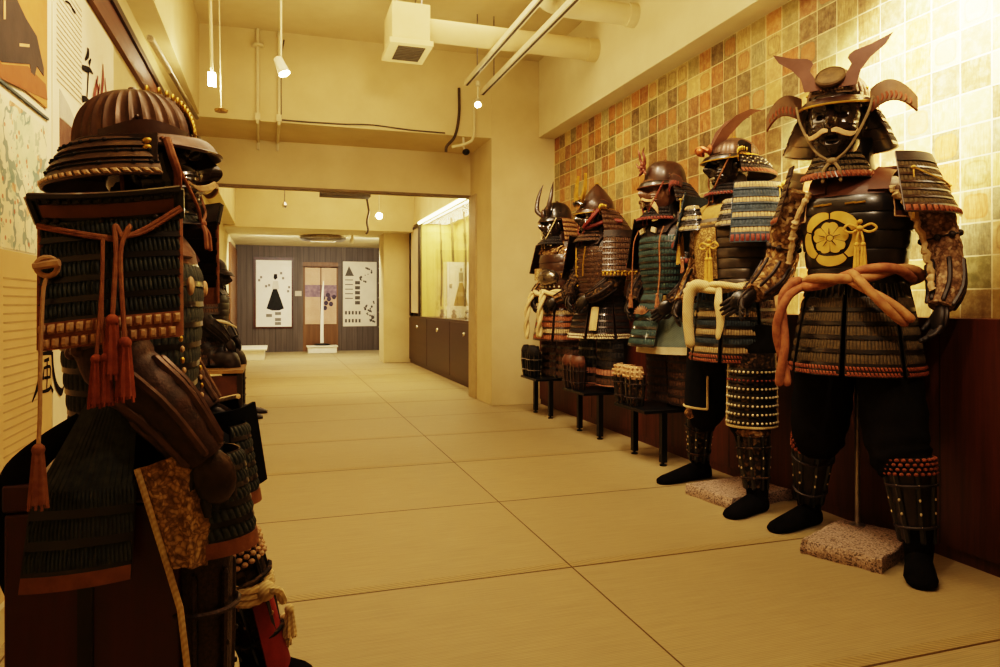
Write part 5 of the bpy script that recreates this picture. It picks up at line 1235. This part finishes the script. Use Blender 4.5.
# ================================================================== ARMOUR on the left, seated on a chest
def armour_left():
    ch = thing('armor_chest', 'dark red lacquered chest under the near left armour', 'chest', (-.40, 1.70, 0))
    part('chest_body', MB().bx(-.07, .225, -.215, .255, 0.03, .615), CHEST_RED, ch, bevel=.006)
    part('chest_lid', MB().bx(-.073, .228, -.218, .258, .617, .668), CHEST_RED, ch, bevel=.006)
    for y in (-.217, .257): part('chest_strap', MB().bx(.05, .075, y-.006, y+.006, .03, .615), DARKWOOD, ch)
    part('chest_base', MB().bx(-.08, .235, -.225, .265, 0, .035), DARKWOOD, ch)
    rt = thing('samurai_armor', 'seated armour on a dark red chest, orange tassels hanging over its green-laced shoulder guard', 'samurai armour', (-.29, 1.72, 0), R(90))
    DZ = -.335; T = Matrix.Translation((0, .005, DZ)) @ Matrix.Diagonal((1, .78, 1, 1))
    Mh = Matrix.Translation((0, .0, 1.345)) @ Matrix.Rotation(R(-4), 4, 'Z') @ Matrix.Rotation(R(-5), 4, 'X') @ Matrix.Scale(.9, 4)
    M = dict(bowl=IRONB, visor=IRONB, trim=LACB, neck=noisy('brown_neck_plate', '#463628', '#66503a', 24, .4, .3, .001), cords=[BLACKL], bead=BEADC)
    h = helmet(rt, Mh, M, ribs=30, rib=.055, sharp_rib=True, rows=3, ncord=0, flare=(.185, .20), drop=.10, visor=.048, vdrop=.035, bead=.14, h=.135, shape=.8, a_back=64, rx=.122, ry=.142)
    st = MB(Mh); Sn = cone((.126, .146, .0), (.185, .20, -.10), 64, 296, c=(0, .006), bulge=.006); random.seed(5)
    for r in range(3):
        for k in range(22):
            if random.random() < .7: st.ell(Sn((k+.5)/22, .14+.29*r)+nrm(Sn, (k+.5)/22, .14+.29*r)*.005, (.006, .006, .0045), 6, 4)
    for r in range(3): st.tube([Sn(q/30, .14+.29*r)+nrm(Sn, q/30, .14+.29*r)*.005 for q in range(31)], .002, 5)
    part('lacing_knot', st, BLACKL, h)
    # turned-back side plate with gold rings, orange loops at the crown
    for s in (-1, 1):
        mb = MB(Mh)
        def fn(u, v): return V((s*(.13+.03*v-.012*u), -.075+.075*u, .0-.07*v))
        mb.grid(fn if s < 0 else (lambda u, v: fn(1-u, v)), 6, 6, 0, thick=.006)
        for v in (.25, .5): mb.ell(V(fn(.3, v))+V((s*.006, 0, 0)), (.008, .011, .008), 8, 6, 1)
        part('side_plate', mb, [IRON, GOLD], h)
        # scalloped band
    for s in (-1, 1):
        sb = MB(Mh)
        def fn(u, v):
            a = s*lerp(R(28), R(112), u); k = sin(pi*u)
            return V((.124*sin(a)*(1+.02*v), -.144*cos(a)*(1+.02*v), lerp(.0, .018+.02*k*abs(cos(2.2*(u-.5))), 1-v)))
        sb.grid(fn, 24, 4, 0, thick=.003 if s > 0 else -.003)
        part('brow_band', sb, LACB, h)
    gb = MB(Mh)
    for k in range(13):
        t = k/12; a = R(-24); r = lerp(.135, .02, t); b = lerp(.03, .135, t); x, y = -.11*sqrt(1-t**2)*.32, -.139*sqrt(1-(t*.97)**2)
        c = V((x, y, .02+.118*t)); gb.tube([c+V((.011*cos(q), 0, .011*sin(q))) for q in [2*pi*i/8 for i in range(9)]], .0035, 5)
    part('crown_chain', gb, GOLD, h)
    cb = MB(Mh)
    for s in (-1, 1): cb.tube(cr([(s*.12, -.09, -.01), (s*.13, -.1, -.05), (s*.11, -.105, -.09), (s*.06, -.09, -.14)], 6), .0095, 8)
    cb.grid(lambda u, v: V((lerp(-.11, .11, u), .02, lerp(-.02, -.15, v))), 2, 2, 0)
    part('helmet_cord', cb, ORCORD, h)
    mask(rt, Mh, MASKM, HAIR, ORCORD, hair=True)
    throat(rt, Mh, [LAC, GREENB, ORANGE], rows=2, ncord=20, drop=.05, bead=False, flare=.02)
    cuirass(rt, T, [LAC, LEATHER, GREENB], laced=8, cords=(2,))
    for s in (-1, 1):
        fx = MB(T)
        for k in range(20): fx.ell((s*(.15+.012*(k % 2)), -.125-.002*k, 1.46-.022*k), (.006, .006, .007), 8, 6, k % 2)
        fx.ell((s*.15, -.165, 1.37), (.020, .01, .020), 12, 8, 0)
        part('breast_fitting', fx, [BEADC, GOLD], rt)
    # shoulder guards
    SM = [LAC, GREENB, BEADC, LEATHER]
    for s in (-1, 1):
        mb = MB()
        W = .272
        x0, z0, z1 = .235, 1.225, .93
        if s < 0: S = quad((-.31, .098, 1.145), (-.31, -.122, 1.165), (-.325, .095, .918), (-.325, -.125, .941), .02)
        else: S = quad((.31, -.14, 1.215), (.31, .10, 1.20), (.325, -.14, 1.0), (.325, .10, .98), .02)
        lam(mb, S, 5, 30, .008, 0, (1,), v0=.02, v1=.80, nu=16, dome=.005, lean=.35 if s < 0 else -.35, fill=.9)
        beads(mb, S, .80, 1.01, 2, 15, 2, 4, .009, .007, fw=.74, fh=.72)
        edge(mb, S, 'l', .005, 4); edge(mb, S, 'r', .005, 4)
        o = part('shoulder_guard', mb, SM+[ORCORD], rt)
        # top board, flared outward, leather inlay and studs
        bb = MB()
        if s < 0: Sb = quad((-.335, .112, 1.182), (-.335, -.126, 1.207), (-.312, .102, 1.138), (-.312, -.124, 1.158), .016)
        else: Sb = quad((.335, -.15, 1.268), (.335, .115, 1.25), (.312, -.142, 1.215), (.312, .105, 1.195), .016)
        bb.grid(lambda u, v: Sb(u, v), 18, 4, 0, thick=.012)
        bb.grid(lambda u, v: Sb(lerp(.05, .95, u), lerp(.28, .74, v))+nrm(Sb, u, .5)*.003, 16, 2, 1, thick=.003)
        for q in 'lrtb': edge(bb, Sb, q, .007, 0, 18, .001)
        for k in range(14): bb.ell(Sb(.06+.068*k, .15)+nrm(Sb, .5, .5)*.002, (.008, .004, .005), 7, 5, 3)
        for u in (.07, .14, .45, .52, .82, .89): bb.ell(Sb(u, .86)+nrm(Sb, u, .86)*.004, (.006, .006, .006), 8, 6, 2)
        part('top_board', bb, [LAC, noisy('russet_leather', '#5e3822', '#7a5034', 12, .5, 0, .001), IRON, IRON], o)
        if s < 0:
            P = lambda u, v, f=.014: S(u, v)+nrm(S, u, v)*f
            mb = MB(); kn = P(.6, .20, .02)
            mb.tube(cr([P(0, .05, .012), P(.3, .14), P(.55, .2), kn], 6), .0042, 7); mb.tube(cr([P(0, .065, .012), P(.3, .155), P(.55, .215), kn], 6), .0038, 7); mb.tube(cr([kn, P(.75, .13), P(.99, -.04, .02)], 6), .0042, 7); mb.tube(cr([kn, P(.76, .15), P(1.0, -.02, .02)], 6), .0038, 7)
            ends = []
            for k, (u, v) in enumerate(((.54, .84), (.62, 1.02), (.44, 1.12), (.50, 1.12))):
                e = P(u, v, .032); top = P(.56+.03*k if k < 2 else .48, .2 if k < 2 else .22, .026)
                if k < 2: mb.tube(cr([kn, kn+V((0, 0, .02))+V((0, .012*(1-k*2), 0)), top+V((0, 0, -.03)), e], 8), .0042, 7)
                else: mb.tube(cr([P(.47, .2, .02), P(.47, .5, .024), P(.455+.015*(k-2), .8, .026), e], 8), .0034, 7)
                ends.append(e)
            part('sling_cord', mb, ORCORD, o)
            mb = MB()
            for k, e in enumerate(ends): tassel(mb, e, .085 if k < 2 else .07, .0145 if k < 2 else .012, 0, 16)
            part('tassel', mb, noisy('orange_tassel', '#7d3c24', '#96542f', 60, .85, 0, .001), o)
            mb = MB(); c = P(.09, .38, .018)
            mb.tube([c+V((0, .016*cos(q), .016*sin(q))) for q in [2*pi*i/14 for i in range(15)]], .005, 7)
            mb.tube(cr([c+V((0, 0, -.015)), P(.07, .55, .02), P(.06, .75, .02), P(.05, 1.1, .02), P(.05, 1.45, .02), P(.04, 1.72, .02)], 6), .0035, 6)
            mb.tube(cr([c+V((0, .02, 0)), P(.18, .36, .02)], 4), .007, 6)
            part('ring_cord', mb, BEADC, o)
            mb = MB(); tassel(mb, P(.04, 1.74, .02), .085, .014, 0, 16); part('tassel', mb, ORCORD, o)
    # right and left arm: leather sleeve to the knee
    BRNSL = noisy('brown_sleeve', '#2e1d13', '#4b3020', 40, .55, .1, .002, bscale=180)
    GOLDHAND = noisy('hand_plate_bronze', '#2e2217', '#4a3724', 30, .4, .4, .001)
    sleeve(rt, [(-.19, .02, 1.13), (-.225, .02, 1.0), (-.235, -.01, .885), (-.245, -.09, .80), (-.24, -.16, .70)], [BRNSL, IRONB, GOLDHAND], (.075, .07, .064, .058, .042), hd=(.02, -.3, -.95), hn=(.7, .35, -.35), thumb=-1, hand_mat=GLOVE, curl=.35)
    sleeve(rt, [(.19, .02, 1.13), (.225, .02, 1.0), (.235, -.01, .885), (.245, -.06, .80), (.235, -.12, .72)], [BRNSL, IRONB, GOLDHAND], (.075, .07, .064, .058, .042), hd=(-.05, -.7, -.6), hn=(-.7, .35, -.35), thumb=1, hand_mat=GLOVE, curl=.35)
    # skirt: short panel at the side over the chest
    def spanel(nm, S, rows, mats, ncord, bottom=True, label=None):
        mb = MB(); lam(mb, S, rows, ncord, .007, 0, (1,), v1=.86, nu=14, dome=.0045, lean=.3)
        mb.grid(lambda u, v: S(u, lerp(.85, 1.0, v))+nrm(S, u, .9)*.008, 14, 2, 2, thick=.006)
        edge(mb, S, 'l', .003, 0); edge(mb, S, 'r', .003, 0); return part(nm, mb, mats, rt, label)
    # pleated cords from waist to the hip panels
    for s in (-1, 1):
        pk = MB(); S = quad((s*.22, .035, .83), (s*.22, -.035, .83), (s*.268, .118, .655), (s*.268, -.035, .655), .02) if s < 0 else quad((.22, -.035, .83), (.22, .035, .83), (.268, -.035, .655), (.268, .118, .655), .02)
        for k in range(16): pk.tube([S((k+.5)/16, v/4) for v in range(5)], .0072, 6)
        part('hanging_lace', pk, GREENB, rt)
    HM = [LAC, GREENB, noisy('orange_hem', '#6e4420', '#85582e', 30, .7, 0, .001)]
    spanel('skirt_panel', quad((-.268, .12, .67), (-.268, -.04, .67), (-.29, .135, .488), (-.29, -.035, .495), .02), 3, HM, 26, True)
    spanel('skirt_panel', quad((.268, -.06, .66), (.268, .135, .66), (.29, -.05, .488), (.29, .15, .488), .02), 3, HM, 26, True)
    for s in (-1, 1):
        S = cone((.075, .09, .70), (.085, .12, .50), -75 if s < 0 else -55, 55 if s < 0 else 75, c=(s*.165, -.13)); spanel('thigh_guard', S, 5, HM, 16)
    sb = MB(); S = quad((.19, -.1, .72), (.235, -.24, .74), (.24, -.12, .5), (.25, -.27, .53), .03); sb.grid(S, 8, 8, 0, thick=.01); part('dark_flap', sb, BLUESHEEN, rt)
    # gold brocade robe hanging over the knee
    gb = MB(); S = quad((-.262, -.045, .69), (-.235, -.18, .73), (-.268, -.10, .50), (-.245, -.165, .49), .02); gb.grid(lambda u, v: S(u, v)+V((-.006*sin(u*14), 0, .0)), 20, 12, 0, thick=.004)
    e = [S(0, v/12)+nrm(S, 0, v/12)*.004 for v in range(13)]; gb.tube(e+[V((-.268, -.118, .42)), V((-.262, -.13, .3)), V((-.26, -.133, .2))], .0065, 6, 1)
    part('robe_skirt', gb, [GOLDCLOTH, ROPEC], rt, 'gold brocade cloth')
    gb = MB(); S = quad((.2, -.2, .76), (.275, -.02, .70), (.225, -.24, .52), (.28, -.1, .52), .03); gb.grid(S, 16, 10, 0, thick=.004); gb.tube([S(u/16, 0) for u in range(17)], .007, 6, 1)
    part('robe_skirt', gb, [BLUESHEEN, ROPEC], rt)
    # thighs and shins
    legs(rt, BLUESHEEN, [((-.17, -.14, .62), (-.175, -.15, .50)), ((.18, -.14, .60), (.19, -.155, .38))], hip=.70, rad=(.12, .11, .075, .065, .055), hx=.11)
    shin(rt, (-.185, -.150, .53), (-.18, -.15, .12), [MAIL, MAIL, IRON], (.058, .056, .05), n=6, cuff=False)
    shin(rt, (.19, -.175, .40), (.2, -.26, .10), [BROC3, LAC, BEADC], (.07, .065, .05), n=6, cuff=True)
    rb = MB()
    for z in (.29, .275, .26): rb.tube([V((.195+.076*cos(q), -.205+.072*sin(q), z+.006*sin(3*q))) for q in [2*pi*i/20 for i in range(21)]], .012, 7)
    rb.ell((.14, -.265, .275), (.026, .026, .026), 10, 8); rb.tube(cr([(.14, -.265, .275), (.12, -.295, .28), (.15, -.31, .24)], 5), .011, 7)
    part('knotted_cord', rb, ROPEC, rt, 'pale knotted cord below the left knee')
    lb = MB(); S = quad((.12, -.235, .25), (.21, -.28, .25), (.12, -.28, .05), (.23, -.33, .05), .02); lb.grid(S, 10, 8, 0, thick=.005); part('red_lining', lb, noisy('red_cloth', '#701a12', '#8a281c', 20, .8, 0, .001), rt)
    tb = MB()
    for k in range(3): tassel(tb, (.19+.02*k, -.325+.012*k, .2-.03*k), .06, .017)
    part('tassel', tb, ROPEC, rt)
    boot(rt, (-.18, -.15, .13), (-.18, -.37, 0), BOOT); boot(rt, (.2, -.25, .13), (.2, -.38, 0), BOOT)
    kb = MB(); Q = [on_y(x, y, 1.5) for x, y in ((80, 416), (55, 440), (22, 472), (8, 510), (6, 560), (10, 600))]; kb.tube(cr([(-.22, -(q.x+.29), q.z) for q in Q], 6), [.008, .022, .03, .03, .022, .006], 10, 0, flat=.35); part('back_sash', kb, BLUESHEEN, rt, 'black cloth end behind the hip')
    return rt
armour_left()

# ================================================================== dark seated figure farther along the left wall
def armour_far():
    b = thing('wooden_stand', 'wooden box stand with reddish panel under the dark seated armour', 'display stand', (-.50, 6.5, 0))
    part('top_board', MB().bx(-.27, .25, -.36, .36, .42, .45), noisy('stand_top', '#8a6a40', '#a5834f', 8, .4), b, bevel=.003)
    for x in (-.24, .22):
        for y in (-.33, .33): part('leg', MB().bx(x-.02, x+.02, y-.02, y+.02, 0, .42), DARKWOOD, b)
    part('panel', MB().bx(-.22, .2, -.325, -.31, .06, .40).bx(.2, .215, -.31, .31, .06, .4), LEATHER, b)
    rt = thing('samurai_armor', 'dark brown seated armour farther along the left wall on a wooden stand', 'samurai armour', (-.56, 6.6, 0), R(84))
    DK = noisy('dark_brown_leather', '#150b07', '#24140c', 12, .5, 0, .001); DZ = -.36; T = Matrix.Translation((0, 0, DZ))
    Mh = Matrix.Translation((0, -.02, 1.29)) @ Matrix.Rotation(R(6), 4, 'X')
    M = dict(bowl=DK, visor=DK, trim=DK, neck=DK, cords=[BROWNL], bead=ORANGE)
    helmet(rt, Mh, M, ribs=12, rows=4, ncord=20, flare=(.2, .22), drop=.14, h=.12)
    mask(rt, Mh, DK, HAIR, DK, hair=False)
    throat(rt, Mh, [DK, BROWNL, DK], rows=3, ncord=14, drop=.08, bead=False)
    cuirass(rt, T, [DK, DK], plates=6)
    for s in (1, -1): sode(rt, s, [DK, BROWNL, DK], c=(.09, 0), r=.17, z=(1.52+DZ, 1.27+DZ), rows=5, ncord=12, board=False, M=None)
    for s in (-1, 1): sleeve(rt, [(s*.2, 0, 1.1), (s*.25, .02, .97), (s*.255, -.03, .86), (s*.22, -.13, .76), (s*.18, -.19, .68)], [DK, DK, DK], (.07, .065, .06, .055, .04), hd=(-s*.1, -.4, -.8), hn=(-s*.6, .2, -.5), thumb=s)
    gb = MB(); gb.tube(cr([(-.27, -.03, .86), (-.235, -.17, .84), (-.2, -.27, .79)], 8), [.012, .014, .006], 8); part('arm_glint', gb, STUD, rt)  # light reflection on the arm, modelled as a pale strip
    skirt(rt, [DK, BROWNL, DK], panels=7, rows=4, ncord=9, top=(.18, .155, .71), bot=(.25, .24, .48), bead=0)
    legs(rt, DK, [((-.16, -.2, .50), (-.16, -.22, .38)), ((.16, -.2, .50), (.16, -.22, .38))], hip=.56, rad=(.12, .12, .1, .085, .07))
    for s in (-1, 1): shin(rt, (s*.16, -.215, .42), (s*.16, -.23, .12), [DK, DK, DK], (.065, .06, .05), cuff=False); boot(rt, (s*.16, -.23, .13), (s*.16, -.46, 0), DK)
armour_far()
# ------------------------------------------------------------------ lamps, added fill lights, world, camera
spot('track_lamp_light', (1.95, 1.75, 2.8), (2.66, 2.32, 1.97), 1300, 54, 1.0, (1, .84, .58), r=.05)
spot('track_lamp_light', (1.6, 2.6, 2.8), (2.66, 3.3, 1.6), 34, 80, .9)
spot('track_lamp_light', (1.6, 3.6, 2.8), (2.66, 4.3, 1.5), 22, 80, .9)
spot('track_lamp_light', (1.6, 4.6, 2.8), (2.66, 5.6, 1.5), 28, 80, .9)
spot('track_lamp_light', (1.3, .5, 2.85), (2.1, 2.3, 1.2), 50, 36, .8, r=.03)
spot('panel_lamp_light', (.45, 1.7, 3.0), (-.75, 2.65, 1.98), 130, 38, .6)
spot('figure_lamp_light', (.75, .7, 2.9), (-.3, 1.6, 1.2), 44, 26, .9, r=.03)
spot('lintel_fill_light', (.9, -1.2, 2.5), (.6, 7.0, 2.36), 300, 18, 1.0, r=.3)  # added soft fill from behind the camera to brighten the lintel
spot('pillar_fill_light', (1.2, 3.6, 2.75), (2.3, 6.5, 1.6), 80, 46, 1.0, r=.1)  # added fill with no fixture, lifts the pillar
for x, y, e in ((2.3, 2.2, 26), (2.25, 3.05, 32), (2.35, 3.95, 36), (2.35, 4.85, 38), (2.35, 5.75, 44)): spot('armor_lamp_light', (1.3, y-.7, 2.85), (x, y, 1.25), e, 44, .9, (1, .77, .52), r=.025)
area('ceiling_fill', (.8, 3.0, 3.3), (0, 0, 0), 1.8, 4.4, 44)  # added general fill from above, not a fitting
area('ceiling_wash_fill', (.9, 3.0, 2.1), (pi, 0, 0), 1.4, 5.0, 30, (1, .76, .44))  # added unseen upward fill that brightens the ceiling
area('far_room_glow', (.9, 9.3, 3.3), (0, 0, 0), 2, 3, 45)
area('far_poster_glow', (.8, 12.6, 2.12), (R(35), 0, 0), 2.4, .8, 80, (1, .88, .68))
for x, y, e in ((.6, 8.3, 80), (.8, 10.4, 80), (.4, 5.5, 30)): spot('floor_lamp_light', (x, y, 3.1), (x+.1, y+.2, 0), e, 46, .8)
area('case_light', (2.45, 9.2, 2.24), (0, 0, 0), .3, 3.2, 36, (1, .84, .46))
w = bpy.data.worlds.new('world'); SC.world = w; w.use_nodes = True
w.node_tree.nodes['Background'].inputs[0].default_value = (.9, .65, .35, 1); w.node_tree.nodes['Background'].inputs[1].default_value = .04
cam = bpy.data.cameras.new('camera'); cam.sensor_width = 36; cam.lens = FPX/1000*36; cam.shift_y = -(333.5-HOR)/1000; cam.clip_start = .05
co = bpy.data.objects.new('camera', cam); COL.objects.link(co); co.location = (0, 0, CZ); co.rotation_euler = (pi/2, 0, -CAM_A); SC.camera = co
SC.view_settings.view_transform = 'Filmic'; SC.view_settings.look = 'High Contrast'; SC.view_settings.exposure = .86
